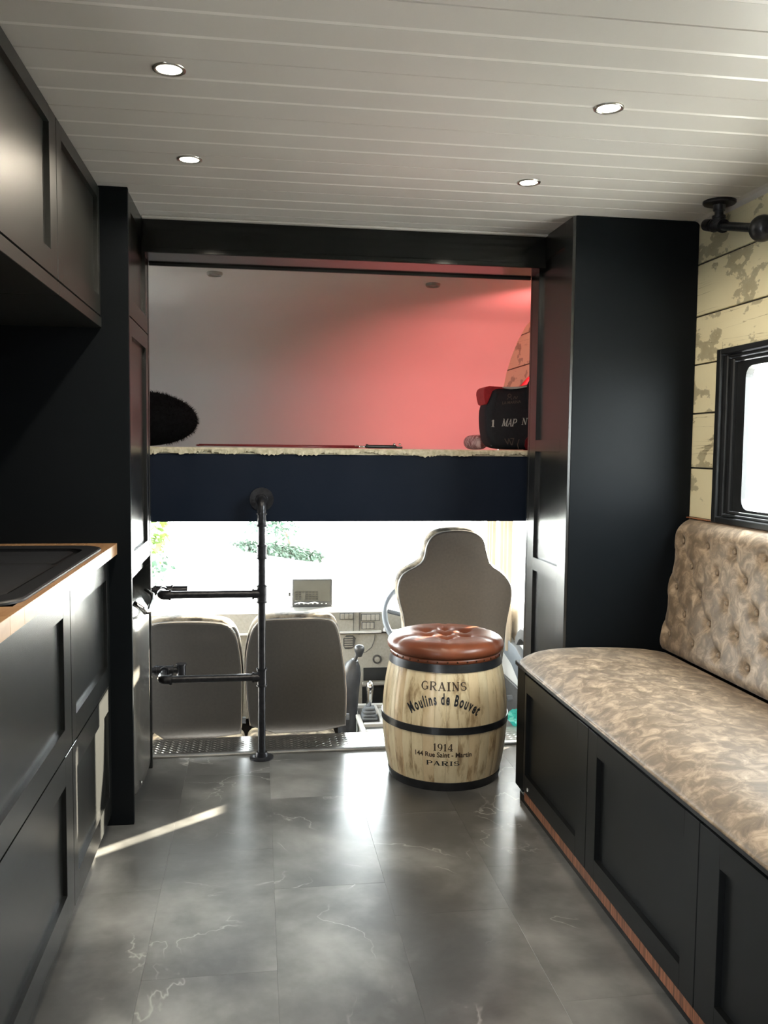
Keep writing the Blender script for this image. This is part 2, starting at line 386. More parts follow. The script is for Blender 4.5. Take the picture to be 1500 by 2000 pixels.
# ================================================================== SETTING
# floor: stone vinyl tiles
b = B(); bx(b, -1.10, 1.50, -1.6, 3.385, -0.03, -0.0035); floor = struct('floor', b, 'kick')
tile_me = None
xs = [-1.175+0.305*i for i in range(10)]
offs = [0.11, 0.40, 0.23, 0.44, 0.195, 0.02, 0.247, 0.40, 0.09, 0.3]
for i, x in enumerate(xs[:-1]):
    y = -1.6 - 0.62 + offs[i]
    while y < 3.385:
        x0, x1, y0, y1 = max(x, -1.10), min(x+0.305, 1.50), max(y, -1.6), min(y+0.62, 3.385)
        y += 0.62
        if y1-y0 < 0.02 or x1-x0 < 0.02: continue
        t = B(); g = 0.00015
        bx(t, x0+g, x1-g, y0+g, y1-g, -0.0034, 0.0, 0.0002, 1); obj('floor_tile', t, 'floor', floor)

# ceiling: three-groove cladding boards running across
b = B(); bx(b, -1.10, 1.52, -1.6, 3.32, 1.985, 2.03); ceiling = struct('ceiling', b, 'ceil')
yb = 3.12
PR = 0.295
k = 0
y1 = 3.04+PR
while y1 > -1.5:
    y0 = y1-PR; yy1 = min(y1, 3.13)
    w3 = PR/3
    prof = []
    g, d = 0.006, 0.0045
    js = []; pts = [(y0+0.0012, 0.0015), (y0+0.0012+0.0015, 0)]
    for j in (1, 2):
        c = y0+w3*j
        if c+g < yy1: pts += [(c-g, 0), (c-g, d), (c+g, d), (c+g, 0)]; js.append(c)
    pts += [(yy1-0.0025, 0), (yy1-0.0012, 0.0015)]
    t = B(); A = [t.verts.new((-1.09, p[0], 1.98+p[1])) for p in pts]; Bv = [t.verts.new((1.49, p[0], 1.98+p[1])) for p in pts]
    for q in range(len(pts)-1): t.faces.new((A[q], A[q+1], Bv[q+1], Bv[q]))
    # closed top
    ta = [t.verts.new((-1.09, pts[0][0], 1.9845)), t.verts.new((-1.09, pts[-1][0], 1.9845)), t.verts.new((1.49, pts[-1][0], 1.9845)), t.verts.new((1.49, pts[0][0], 1.9845))]
    t.faces.new((ta[0], ta[3], ta[2], ta[1])); t.faces.new((A[0], Bv[0], ta[3], ta[0])); t.faces.new((A[-1], ta[1], ta[2], Bv[-1]))
    cb_ = obj('ceiling_board', t, 'ceil', ceiling)
    for c in js:
        t = B(); prism(t, [(c-g+0.0003, 1.98+d-0.0004), (c-g+0.0003, 1.98+d-0.0015), (c+g-0.0003, 1.9802), (c+g-0.0003, 1.98+d-0.0004)], -1.09, 1.49, 'X'); obj('groove_light_strip', t, 'groovelight', cb_)  # strip added in each groove, light catching there put into its colour
    y1 = y0
# ceiling edge cove along right wall and the trim before the beam
b = B(); prism(b, [(1.490, 1.98), (1.490, 1.962), (1.478, 1.976), (1.462, 1.98)], -1.5, 2.84, 'Y'); struct('trim_1', b, 'ceil')
b = B(); bx(b, -0.388, 1.04, 3.098, 3.12, 1.972, 1.980, 0.002, 1); struct('trim_2', b, 'ceil')

# right wall: whitewashed planks round the window
b = B(); bx(b, 1.500, 1.55, -1.6, 3.42, -0.03, 0.97); bx(b, 1.500, 1.55, -1.6, 3.42, 1.53, 2.03)
bx(b, 1.500, 1.55, -1.6, 1.55, 0.97, 1.53); bx(b, 1.500, 1.55, 2.67, 3.42, 0.97, 1.53)
wall_right = struct('wall_right', b, 'box')
jz = [0.52, 0.64, 0.805, 0.974, 1.145, 1.331, 1.497, 1.66, 1.836, 1.98]
for i in range(len(jz)-1):
    a, c = jz[i]+0.003, jz[i+1]-0.003
    pcs = [(-1.5, 1.55, a, c), (1.55, 2.67, a, c), (2.67, 3.0, a, c)]
    if c > 0.97 and a < 1.53:
        pcs = [(-1.5, 1.55, a, c), (2.67, 3.0, a, c)]
        if a < 0.97 < c: pcs.append((1.55, 2.67, a, 0.97))
        if a < 1.53 < c: pcs.append((1.55, 2.67, 1.53, c))
    else: pcs = [(-1.5, 0.35, a, c), (0.352, 3.0, a, c)]
    for (u, v, p, q) in pcs:
        t = B(); bx(t, 1.4885, 1.4995, u, v, p, q, 0.0015 if len(pcs) == 2 and v-u > 1 else 0, 1); obj('plank', t, 'plank', wall_right)
# left wall and rear wall of the living box
# unseen door opening added left of and behind the camera to let daylight in
b = B(); bx(b, -1.15, -1.10, -1.6, -0.60, -0.03, 2.03); bx(b, -1.15, -1.10, -0.18, 3.42, -0.03, 2.03); bx(b, -1.15, -1.10, -0.60, -0.18, 1.72, 2.03); struct('wall_left', b, 'navy')
b = B(); bx(b, -1.15, 1.55, -1.65, -1.6, -0.03, 2.03); struct('wall_back', b, 'navy')
# front bulkhead either side of the cab opening (hidden behind the tall units)
b = B(); bx(b, -1.15, -0.415, 3.36, 3.397, -0.6, 1.16); bx(b, 1.08, 1.55, 3.36, 3.397, -0.6, 1.16)
struct('wall_front', b, 'blackp')
# roof above everything
b = B(); bx(b, -1.15, 1.55, -1.65, 3.36, 2.035, 2.06); struct('roof', b, 'box')

# ------------------------------------------------------------------ overcab alcove
b = B()
prof = [(3.30, 1.982), (3.80, 1.966), (4.20, 1.948), (4.55, 1.928), (4.70, 1.914), (4.80, 1.890), (4.95, 1.823), (5.07, 1.745), (5.16, 1.665), (5.22, 1.58), (5.27, 1.47), (5.30, 1.35), (5.32, 1.20), (5.32, 1.10)]
outer = [(5.37, 1.08), (5.37, 1.35), (5.34, 1.50), (5.28, 1.62), (5.20, 1.72), (5.10, 1.80), (4.97, 1.88), (4.82, 1.96), (4.70, 2.0), (4.55, 2.03), (3.30, 2.03)]
prism(b, prof+outer, -1.09, 1.49, 'X')
alcove_wall = struct('wall_overcab', b, 'white', smooth=True, auto=True)
for z0 in (4.30, 4.20): pass
# cladding grooves on the alcove ceiling: shallow battens at the joints
b = B(); bx(b, -1.15, -1.09, 3.42, 4.05, 1.08, 2.03); bx(b, -1.15, -1.09, 4.40, 5.37, 1.08, 2.03); bx(b, -1.15, -1.09, 4.05, 4.40, 1.08, 1.48); bx(b, -1.15, -1.09, 4.05, 4.40, 1.72, 2.03); ov = struct('wall_overcab_left', b, 'white')
b = B(); bx(b, -1.125, -1.12, 4.04, 4.41, 1.47, 1.73); struct('added_window', b, 'glass')  # unseen window added to bring neutral daylight into the alcove
b = B(); bx(b, 1.500, 1.55, 3.42, 5.37, 1.08, 2.03); wor = struct('wall_overcab_right', b, 'box')
for i in range(3, len(jz)-1):
    a, c = jz[i]+0.018+0.003, jz[i+1]+0.018-0.003
    if a < 1.17: a = 1.17
    if c > 1.978: c = 1.978
    if c < a: continue
    t = B(); bx(t, 1.489, 1.4995, 3.43, 5.30, a, c, 0.0018, 1); obj('plank', t, 'plank', wor)

# ------------------------------------------------------------------ cab shell
b = B(); bx(b, -0.85, 1.35, 3.60, 5.30, -0.62, -0.58); struct('floor_cab', b, 'dashd')
b = B(); bx(b, -0.85, 1.35, 3.585, 3.60, -0.60, -0.045); struct('wall_step', b, 'dashd')
b = B(); bx(b, -1.12, 1.52, 3.425, 5.30, 1.085, 1.160); struct('ceiling_cab', b, 'cabgrey')
b = B(); bx(b, -0.85, 1.35, 5.18, 5.26, -0.60, 0.26); struct('wall_firewall', b, 'box')
def cab_door(name, xs_, s):
    # lower skin, window frame, with glass and trim as parts
    b = B(); x0, x1 = xs_, xs_+s*0.05
    bx(b, x0, x1, 3.60, 5.26, -0.60, 0.435); bx(b, x0, x1, 3.60, 3.872, 0.435, 1.085); bx(b, x0, x1, 4.95, 5.26, 0.435, 0.50); bx(b, x0, x1, 3.80, 5.0, 1.02, 1.085)
    d = struct(name, b, 'cabwhite')
    g = B(); bx(g, x0+s*0.02, x0+s*0.025, 3.80, 5.0, 0.33, 1.03); obj('pane', g, 'glass', d)
    return d
dR = cab_door('door_1', 1.27, 1); dL = cab_door('door_2', -0.77, -1)
# A pillars and windscreen header
for n_, x in ((5, 1.27), (6, -0.83)):
    b = B(); prism(b, [(5.24, 0.24), (5.30, 0.24), (4.97, 1.09), (4.88, 1.09)], x, x+0.06, 'X'); struct('trim_%d' % n_, b, 'cabwhite')
b = B(); prism(b, [(5.245, 0.26), (5.252, 0.26), (4.932, 1.085), (4.925, 1.085)], -0.77, 1.27, 'X'); struct('window_2', b, 'glass')

# threshold: checker plate and rounded nosing
b = B(); bx(b, -0.46, 1.12, 3.40, 3.60, -0.004, 0.0)
b_ = b
tp = obj('step_plate', b, 'plate', None, loc=(0.3, 3.5, 0)); tag(tp, 'aluminium chequer plate on the step behind the cab seats', 'step plate')
b = B(); row = 0
yy = 3.412
while yy < 3.595:
    xx = -0.45 + (0.014 if row % 2 else 0)
    while xx < 1.11:
        a = PI/4 if row % 2 else -PI/4
        a *= 0.9
        l, wd = 0.011, 0.0028
        dx, dy = math.cos(a), math.sin(a)
        P = [(xx-dx*l, yy-dy*l, 0.0), (xx+dy*wd, yy-dx*wd, 0.0), (xx+dx*l, yy+dy*l, 0.0), (xx-dy*wd, yy+dx*wd, 0.0)]
        c = b.verts.new((xx, yy, 0.0016)); v = [b.verts.new(p) for p in P]
        for q in range(4): b.faces.new((v[q], v[(q+1) % 4], c))
        xx += 0.028
    row += 1; yy += 0.0125
o = obj('tread_pattern', b, 'plate', tp, keep=False); o['kind'] = 'stuff'
b = B(); prism(b, [(3.372, 0.0002), (3.372, 0.007), (3.376, 0.011), (3.390, 0.013), (3.404, 0.011), (3.408, 0.004), (3.408, 0.0002)], -0.46, 1.12, 'X'); struct('trim_7', b, 'barmetal', smooth=True, auto=True)

# right window
fx = 1.488
b = B()
def ring(bm, o_, i_, xa, xb_, r=0.004):
    (oy0, oy1, oz0, oz1), (iy0, iy1, iz0, iz1) = o_, i_
    bx(bm, xa, xb_, oy0, iy0, oz0, oz1, r, 1); bx(bm, xa, xb_, iy1, oy1, oz0, oz1, r, 1)
    bx(bm, xa, xb_, iy0, iy1, oz0, iz0, r, 1); bx(bm, xa, xb_, iy0, iy1, iz1, oz1, r, 1)
ring(b, (1.55, 2.67, 0.972, 1.530), (1.575, 2.645, 0.990, 1.512), 1.470, 1.545, 0.002)
win = struct('window_1', b, 'blackp')
b = B(); ring(b, (1.577, 2.643, 0.992, 1.510), (1.598, 2.622, 1.000, 1.500), 1.482, 1.53, 0.003); obj('inner_frame', b, 'blackp', win)
b = B(); ring(b, (1.600, 2.620, 1.002, 1.498), (1.622, 2.598, 1.010, 1.488), 1.490, 1.53, 0.004); obj('inner_frame', b, 'blackp', win)
# sash with rounded opening
b = B()
outr = [(1.625, 1.012), (2.596, 1.012), (2.596, 1.486), (1.625, 1.486)]
inn = rrect(1.675, 2.548, 1.020, 1.468, 0.035, 6)
def slab_hole(bm, rect, hole, xa, xb_, axis='X'):
    n = len(hole)
    cx = sum(p[0] for p in hole)/n; cz = sum(p[1] for p in hole)/n
    (u0, v0), (u1, _), (_, v1) = rect[0], rect[1], rect[2]
    op = []
    q = n//4
    for i, p in enumerate(hole):
        qd = i//q; t = (i % q)/(q-1)
        # corner arcs: map to the nearest rectangle corner
        cor = [(u1, v0), (u1, v1), (u0, v1), (u0, v0)][qd]
        op.append(cor)
    def V(p, x): return (x, p[0], p[1]) if axis == 'X' else ((p[0], p[1], x) if axis == 'Z' else (p[0], x, p[1]))
    for (x, fl) in ((xa, 0), (xb_, 1)):
        H = [bm.verts.new(V(p, x)) for p in hole]
        C4 = [bm.verts.new(V(p, x)) for p in ((u1, v0), (u1, v1), (u0, v1), (u0, v0))]
        for i in range(n):
            j = (i+1) % n; ci, cj = C4[i//q], C4[j//q]
            if ci is cj: bm.faces.new((H[i], H[j], ci))
            else: bm.faces.new((H[i], H[j], cj, ci))
        if fl == 0: HA, CA = H, C4
        else:
            for i in range(n): bm.faces.new((HA[i], HA[(i+1) % n], H[(i+1) % n], H[i]))
            for i in range(4): bm.faces.new((CA[i], CA[(i+1) % 4], C4[(i+1) % 4], C4[i]))
slab_hole(b, outr, inn, 1.503, 1.528); obj('sash', b, 'blackp', win)
b = B(); bx(b, 1.513, 1.518, 1.66, 2.56, 1.01, 1.48); obj('pane', b, 'glass', win)
b = B(); bx(b, 1.474, 1.4775, 1.58, 2.59, 0.9785, 0.9815, 0.0008, 1); obj('glazing_bead', b, 'chrome', win)

# ================================================================== LEFT SIDE: kitchen
def base_unit(y0, y1, label, stl):
    t = thing('base_cabinet', (-0.75, (y0+y1)/2, 0), label, 'cabinet', 'shaker cabinets under the worktop')
    b = B(); bx(b, -1.09, -0.474, y0, y1, 0.04, 0.862); obj('carcass', b, 'paint', t)
    b = B(); bx(b, -1.05, -0.478, y0, y1, 0.0, 0.0395); obj('plinth', b, 'kick', t)
    shaker(t, -0.455, 1, y0+0.0015, y1-0.0015, 0.460, 0.855, 'upper_door', 0.062, stiles=stl)
    shaker(t, -0.455, 1, y0+0.0015, y1-0.0015, 0.042, 0.455, 'lower_door', 0.070, stiles=stl)
    return t
base_unit(2.2085, 2.778, 'shaker base cabinet beside the tall fridge housing, lit by the windscreen glare', (0.05, 0.045))
base_unit(1.30, 2.2065, 'wide charcoal shaker base cabinet under the sink, nearest the camera', (0.07, 0.076))
# worktop of oak staves
wt = thing('worktop', (-0.75, 2.0, 0.865), 'oak stave worktop holding the black sink', 'worktop')
yl = [1.20, 2.778]
xrow = -0.4301
random.seed(3)
SX0, SX1, SY0, SY1 = -0.925, -0.452, 1.69, 2.64     # cut-out below the sink
while xrow > -1.08:
    xr0 = max(xrow-0.0445, -1.085); y = 1.20 + random.uniform(-0.3, 0)
    while y < 2.778:
        L = random.uniform(0.22, 0.42); a, c = max(y, 1.2), min(y+L, 2.778); y += L
        if c-a < 0.01: continue
        parts = [(a, c, xr0, xrow)]
        if xr0 < SX1-0.003 and xrow > SX0 and c > SY0 and a < SY1:
            parts = []
            if a < SY0: parts.append((a, SY0, xr0, xrow))
            if c > SY1: parts.append((SY1, c, xr0, xrow))
            if xrow > SX1: parts.append((max(a, SY0), min(c, SY1), SX1, xrow))
        for (p, q, u, v) in parts:
            if q-p < 0.004: continue
            b = B(); bx(b, u+0.0002, v-0.0002, p+0.0002, q-0.0002, 0.865, 0.900, 0.0006, 1); obj('stave', b, 'wood', wt)
    xrow -= 0.045
# sink
sk = thing('kitchen_sink', (-0.69, 2.165, 0.9), 'black composite inset sink with drainer in the oak worktop', 'sink')
b = B()
RO = rrect(-0.930, -0.444, 1.68, 2.65, 0.075, 6); RI = rrect(-0.900, -0.485, 1.76, 2.58, 0.05, 6)
def loft(bm, rings, cap0=False, cap1=True):
    R_ = [[bm.verts.new(p) for p in r] for r in rings]; n = len(R_[0])
    for i in range(len(R_)-1):
        for k_ in range(n): bm.faces.new((R_[i][k_], R_[i][(k_+1) % n], R_[i+1][(k_+1) % n], R_[i+1][k_]))
    if cap1: bm.faces.new(R_[-1])
    if cap0: bm.faces.new(R_[0][::-1])
def zr(r, z): return [(p[0], p[1], z) for p in r]
def shr(r, d):
    cx = sum(p[0] for p in r)/len(r); c_ = sum(p[1] for p in r)/len(r)
    return [(p[0]-math.copysign(d, p[0]-cx), p[1]-math.copysign(d, p[1]-c_)) for p in r]
loft(b, [zr(RO, 0.9003), zr(RO, 0.905), zr(shr(RO, 0.003), 0.908), zr(shr(RO, 0.008), 0.908), zr(shr(RI, -0.002), 0.907), zr(RI, 0.904), zr(RI, 0.896), zr(shr(RI, 0.002), 0.894)])
obj('rim', b, 'sink', sk, smooth=True, auto=True)
b = B(); loft(b, [zr(rrect(-0.895, -0.50, 1.78, 2.285, 0.05), 0.8945), zr(rrect(-0.895, -0.50, 1.78, 2.285, 0.05), 0.9015), zr(rrect(-0.893, -0.502, 1.782, 2.283, 0.05), 0.903)]); obj('bowl_cover', b, 'sink', sk, smooth=True, auto=True)
b = B(); loft(b, [zr(rrect(-0.895, -0.515, 2.315, 2.57, 0.02), 0.8945), zr(rrect(-0.895, -0.515, 2.315, 2.57, 0.02), 0.8985), zr(rrect(-0.893, -0.517, 2.317, 2.568, 0.02), 0.900)]); obj('drainer', b, 'sink', sk, smooth=True, auto=True)
b = B(); lathe(b, [(0.004, 0), (0.004, 0.001), (0.0, 0.0012)], (-0.60, 1.975, 0.9031), 10); obj('overflow_dot', b, 'whitepl', sk)

# upper cabinets
def wall_unit(y0, y1, label, stl):
    t = thing('wall_cabinet', (-0.75, (y0+y1)/2, 1.56), label, 'cabinet', 'shaker wall cabinets over the worktop')
    b = B(); bx(b, -1.09, -0.491, y0, y1, 1.575, 1.978); obj('carcass', b, 'paintup', t)
    shaker(t, -0.470, 1, y0+0.0015, y1-0.0015, 1.594, 1.972, 'door', 0.05, stiles=stl, rails=[(1.650, 1.936)], rec=0.013, t=0.02, mat='paintup')
    b = B(); bx(b, -1.09, -0.468, y0, y1, 1.557, 1.588, 0.001, 1); obj('pelmet', b, 'paintup', t)
    return t
wall_unit(2.2065, 2.778, 'charcoal shaker wall cabinet next to the tall housing, farther of the two', (0.055, 0.03))
wall_unit(1.20, 2.2045, 'charcoal shaker wall cabinet catching the downlight glare, nearer of the two', (0.07, 0.066))

# tall housing with fridge
th = thing('tall_cabinet', (-0.75, 3.03, 0), 'tall charcoal fridge housing with panelled doors left of the cab opening', 'cabinet')
b = B(); bx(b, -1.09, -0.3885, 2.780, 2.800, 0.0, 1.9795, 0.0008, 1); obj('end_panel', b, 'panelpaint', th)
b = B(); bx(b, -1.09, -0.3885, 3.272, 3.292, 0.0, 1.9795, 0.0008, 1); obj('end_panel', b, 'paint', th)
b = B(); bx(b, -1.09, -0.412, 2.8005, 3.2715, 0.762, 1.978); obj('carcass', b, 'paint', th)
shaker(th, -0.3905, 1, 2.8005, 3.2715, 1.603, 1.977, 'upper_door', 0.06, rails=[(1.66, 1.925)], rec=0.012)
shaker(th, -0.3905, 1, 2.8005, 3.2715, 0.802, 1.599, 'middle_door', 0.06, rails=[(0.862, 1.545)], rec=0.012)
fr = thing('fridge', (-0.72, 3.036, 0), 'dark metallic retro fridge with rounded door below the tall housing', 'fridge')
b = B(); bx(b, -1.05, -0.47, 2.812, 3.262, 0.0, 0.700, 0.01, 2); obj('body', b, 'blackp', fr)
b = B()
pts = []
for i in range(17):
    u = i/16; pts.append((2.812+0.45*u, ))
def fd(u, v):
    y = 2.812+0.45*u; z = 0.035+0.66*v
    bul = 0.052*(1-(2*u-1)**4)**0.6 if 0 < u < 1 else 0
    zb = (1-max(0, (v-0.86)/0.14)**2.2)*(1-max(0, (0.05-v)/0.05)**2*0.5)
    return (-0.452+bul*zb+0.02*zb, y, z)
V = grid(b, 20, 20, fd)
bk = [[b.verts.new((-0.468, 2.812+0.45*i/20, 0.035+0.66*j/20)) for j in (0, 20)] for i in range(21)]
for i in range(20):
    b.faces.new((V[i][0], bk[i][0], bk[i+1][0], V[i+1][0])); b.faces.new((V[i][20], V[i+1][20], bk[i+1][1], bk[i][1]))
door = obj('door', b, 'fridge', fr, smooth=True)
b = B(); tube(b, [(-0.40, 2.90, 0.690), (-0.372, 2.90, 0.672), (-0.368, 2.93, 0.655), (-0.366, 3.02, 0.640), (-0.366, 3.13, 0.655), (-0.372, 3.17, 0.672), (-0.40, 3.17, 0.690)], 0.009, 10); obj('handle', b, 'chrome', door, smooth=True)
b = B(); lathe(b, [(0.0001, 0), (0.008, 0.001), (0.008, 0.003), (0.0001, 0.004)], (-0.381, 2.90, 0.09), 12, 'X'); obj('badge', b, 'chrome', door, smooth=True)
b = B(); bx(b, -0.5, -0.44, 2.82, 3.25, 0.0, 0.03); obj('foot_grille', b, 'kick', fr)

# ================================================================== RIGHT SIDE: closet and bench
cl = thing('closet', (1.26, 3.07, 0), 'tall black closet at the end of the bench, right of the cab opening', 'closet')
b = B(); bx(b, 1.0505, 1.486, 2.842, 2.862, 0.0, 1.9795, 0.0008, 1); obj('end_panel', b, 'panelpaint', cl)
b = B(); bx(b, 1.062, 1.486, 2.8625, 3.272, 0.0, 1.978); obj('carcass', b, 'paint', cl)
b = B(); bx(b, 1.0405, 1.486, 3.2725, 3.292, 0.0, 1.9795, 0.0008, 1); obj('end_panel', b, 'paint', cl)
shaker(cl, 1.0405, -1, 2.8445, 3.270, 0.010, 1.978, 'door', 0.08, rails=[(0.05, 0.745), (0.793, 1.196), (1.238, 1.895)], rec=0.012, stiles=(0.08, 0.075))
b = B(); cyl(b, (1.0405, 2.852, 0.3), (1.0405, 2.852, 0.35), 0.004, 8); obj('hinge', b, 'chrome', cl)

bn = thing('bench', (1.18, 2.1, 0), 'long charcoal bench box with shaker fronts along the right wall', 'bench')
b = B(); bx(b, 0.905, 1.486, 1.00, 2.838, 0.062, 0.470); obj('carcass', b, 'benchpaint', bn)
b = B(); bx(b, 0.880, 0.9045, 2.758, 2.838, 0.055, 0.466, 0.001, 1); obj('corner_post', b, 'panelpaint', bn)
b = B(); bx(b, 0.870, 1.486, 0.98, 2.838, 0.4705, 0.486, 0.002, 1); obj('seat_board', b, 'kick', bn)
b = B(); bx(b, 0.897, 0.93, 1.00, 2.838, 0.0, 0.028); obj('plinth', b, 'kick', bn)
b = B(); bx(b, 0.885, 0.93, 1.00, 2.75, 0.030, 0.0600); obj('wood_strip', b, 'walnut', bn)
for (a, c, st) in ((2.196, 2.756, (0.075, 0.02)), (1.597, 2.193, (0.062, 0.062)), (1.00, 1.594, (0.062, 0.078))):
    d = shaker(bn, 0.880, -1, a, c, 0.066, 0.457, 'door', 0.055, rails=[(0.121, 0.400)], rec=0.014, stiles=st, mat='benchpaint')
b = B(); cyl(b, (0.8795, 2.70, 0.085), (0.8775, 2.70, 0.085), 0.006, 12); obj('screw_cover', b, 'whitepl', bn)
# seat cushion: rounded front edge, slightly domed
sc_ = B()
def cushion_fn(u, v):
    y = 1.00 + 1.828*u
    # v: around the section from back bottom over the top to front bottom
    prof = [(1.37, 0.488), (1.372, 0.520), (1.30, 0.533), (1.20, 0.541), (1.10, 0.545), (1.02, 0.5455), (0.96, 0.541), (0.915, 0.532), (0.880, 0.517), (0.861, 0.503), (0.857, 0.497), (0.860, 0.492), (0.868, 0.489), (0.90, 0.487)]
    t = v*(len(prof)-1); i = min(int(t), len(prof)-2); f = t-i
    x = prof[i][0]*(1-f)+prof[i+1][0]*f; z = prof[i][1]*(1-f)+prof[i+1][1]*f
    e = min(u, 1-u)*1.828
    k_ = 1-max(0, 1-e/0.10)**2.4
    z = 0.489+(z-0.489)*(0.45+0.55*k_)
    # rounded plan corner at the far front
    dx = max(0, 1-(1-u)*1.828/0.10)**2.2*0.05 if x < 1.1 else 0
    x = x + dx*(1.1-x)/0.24 if x < 1.1 else x
    z += 0.0012*math.sin(y*21+x*9)*(1 if 0.9 < x < 1.3 else 0)
    return (x, y, z)
V = grid(sc_, 80, 40, cushion_fn)
for c0 in (0, 80):
    sc_.faces.new([V[c0][j] for j in range(41)])
sc_.faces.new([V[i][0] for i in range(81)] + [V[i][40] for i in range(80, -1, -1)])
cu = obj('seat_cushion', sc_, 'velvet', None, smooth=True, loc=(1.12, 1.9, 0.487), auto=True)
tag(cu, 'beige crushed velvet seat cushion lying on the bench box', 'cushion')
b = B(); tube(b, [(0.858, 1.0, 0.4955), (0.857, 2.0, 0.4955), (0.8575, 2.66, 0.4955), (0.862, 2.74, 0.495), (0.88, 2.80, 0.4945), (0.91, 2.826, 0.494)], 0.0032, 8); obj('piping', b, 'velvet', cu, smooth=True)
# tufted backrest
bt = thing('backrest', (1.44, 1.9, 0.53), 'beige crushed velvet buttoned backrest against the plank wall', 'cushion')
tufts = []
rowsz = [0.585, 0.665, 0.745, 0.825, 0.900]
for r, z in enumerate(rowsz):
    off = 0.0 if r % 2 == 0 else 0.08
    y = 2.595+0.16+off
    while y > 1.0:
        if y < 2.86: tufts.append((y, z))
        y -= 0.16
def back_x(y, z):
    # undisturbed face of the pad, bowed out from the wall
    t = (z-0.53)/0.44
    x = 1.365 + 0.055*t
    if z > 0.915:
        q = min(1, (z-0.915)/0.055); x = x + (1.484-x)*(1-math.sqrt(max(0, 1-q*q)))
    if z < 0.56: x += 0.018*((0.56-z)/0.04)**2
    ed = min(2.826-y, y-1.0)
    if ed < 0.035: q = 1-max(ed, 0)/0.035; x += (1.484-x)*(1-math.sqrt(max(0, 1-q*q)))
    return x
def dent(y, z):
    d = 0
    for (ty, tz) in tufts:
        r2 = (y-ty)**2+(z-tz)**2
        if ty > 2.79: d = max(d, 0.026*math.exp(-r2/(2*0.030**2)))
        elif r2 < 0.02: d = max(d, 0.018*math.exp(-r2/(2*0.014**2)))
    # diamond pleats between diagonal neighbours
    pl = 0
    for (ty, tz) in tufts:
        if abs(y-ty) < 0.09 and abs(z-tz) < 0.09:
            for s1 in (-1, 1):
                # segment from (ty,tz) to (ty+.08*s1, tz+.081)
                ux, uz = 0.08*s1, 0.081
                L2 = ux*ux+uz*uz; t = ((y-ty)*ux+(z-tz)*uz)/L2
                if 0 <= t <= 1 and tz+uz < 0.93:
                    dd = math.hypot(y-ty-ux*t, z-tz-uz*t); pl = max(pl, (0.006 if s1 > 0 else 0.003)*math.exp(-dd/0.008))
    return d+pl
bb = B()
NU, NV = 300, 76
def bfn(u, v):
    y = 1.0+1.826*u; z = 0.525+0.446*v
    x = back_x(y, z)
    if x < 1.47: x = min(1.484, x+dent(y, z))
    # scalloped far edge
    return (x, y, z)
V = grid(bb, NU, NV, bfn)
edge = [V[i][0] for i in range(NU+1)] + [V[NU][j] for j in range(1, NV+1)] + [V[i][NV] for i in range(NU-1, -1, -1)] + [V[0][j] for j in range(NV-1, 0, -1)]
bkv = [bb.verts.new((1.487, v.co.y, v.co.z)) for v in edge]
for i in range(len(edge)):
    j = (i+1) % len(edge); bb.faces.new((edge[i], edge[j], bkv[j], bkv[i]))
bb.faces.new(bkv)
pad = obj('pad', bb, 'velvet', bt, smooth=True)
btn_me = None
for (ty, tz) in tufts:
    if ty > 2.79: continue
    x = back_x(ty, tz)+0.0125
    if btn_me is None:
        b = B(); lathe(b, [(0.0085, 0), (0.0085, -0.002), (0.0065, -0.0045), (0.003, -0.006), (0.0002, -0.0063)], (0, 0, 0), 12, 'X')
        o = obj('button', b, 'velvet', bt, smooth=True); 
        for v in o.data.vertices: v.co = v.co + WL[bt.name]
        btn_me = o.data; first = o
        o.location = Vector((x, ty, tz))-WL[bt.name]
    else:
        o = bpy.data.objects.new('button', btn_me); COL.objects.link(o); o.parent = bt; o.location = Vector((x, ty, tz))-WL[bt.name]
b = B(); prism(b, rrect(1.472, 1.488, 0.9715, 0.9755, 0.0015, 2), 1.0, 2.838, 'Y'); obj('top_rail', b, 'walnut', bt)

# ================================================================== beam and bed
bmh = thing('header_beam', (0.33, 3.2, 1.84), 'black satin beam under the ceiling above the sleeping alcove', 'beam')
b = B(); bx(b, -0.3875, 1.0395, 3.12, 3.138, 1.862, 1.9795, 0.0008, 1); obj('fascia', b, 'satin', bmh)
b = B(); bx(b, -0.3875, 1.0395, 3.1385, 3.292, 1.862, 1.9795); obj('box', b, 'paint', bmh)
b = B(); bx(b, -0.3875, 1.0395, 3.114, 3.1195, 1.8605, 1.8775, 0.001, 1); bx(b, -0.3875, 1.0395, 3.1195, 3.292, 1.8600, 1.8618); obj('lip', b, 'satin', bmh)
b = B(); bx(b, -0.3875, 1.0395, 3.2925, 3.305, 1.8520, 1.975); obj('back_strip', b, 'kick', bmh)

bd = thing('bed_platform', (0.33, 4.3, 0.92), 'raised bed platform with navy front board across the cab opening', 'bed')
b = B(); bx(b, -0.46, 1.12, 3.400, 3.424, 0.9135, 1.174, 0.001, 1); obj('front_board', b, 'navy', bd)
b = B(); bx(b, -1.088, 1.498, 3.4245, 5.318, 1.1605, 1.174); obj('deck', b, 'navy', bd)
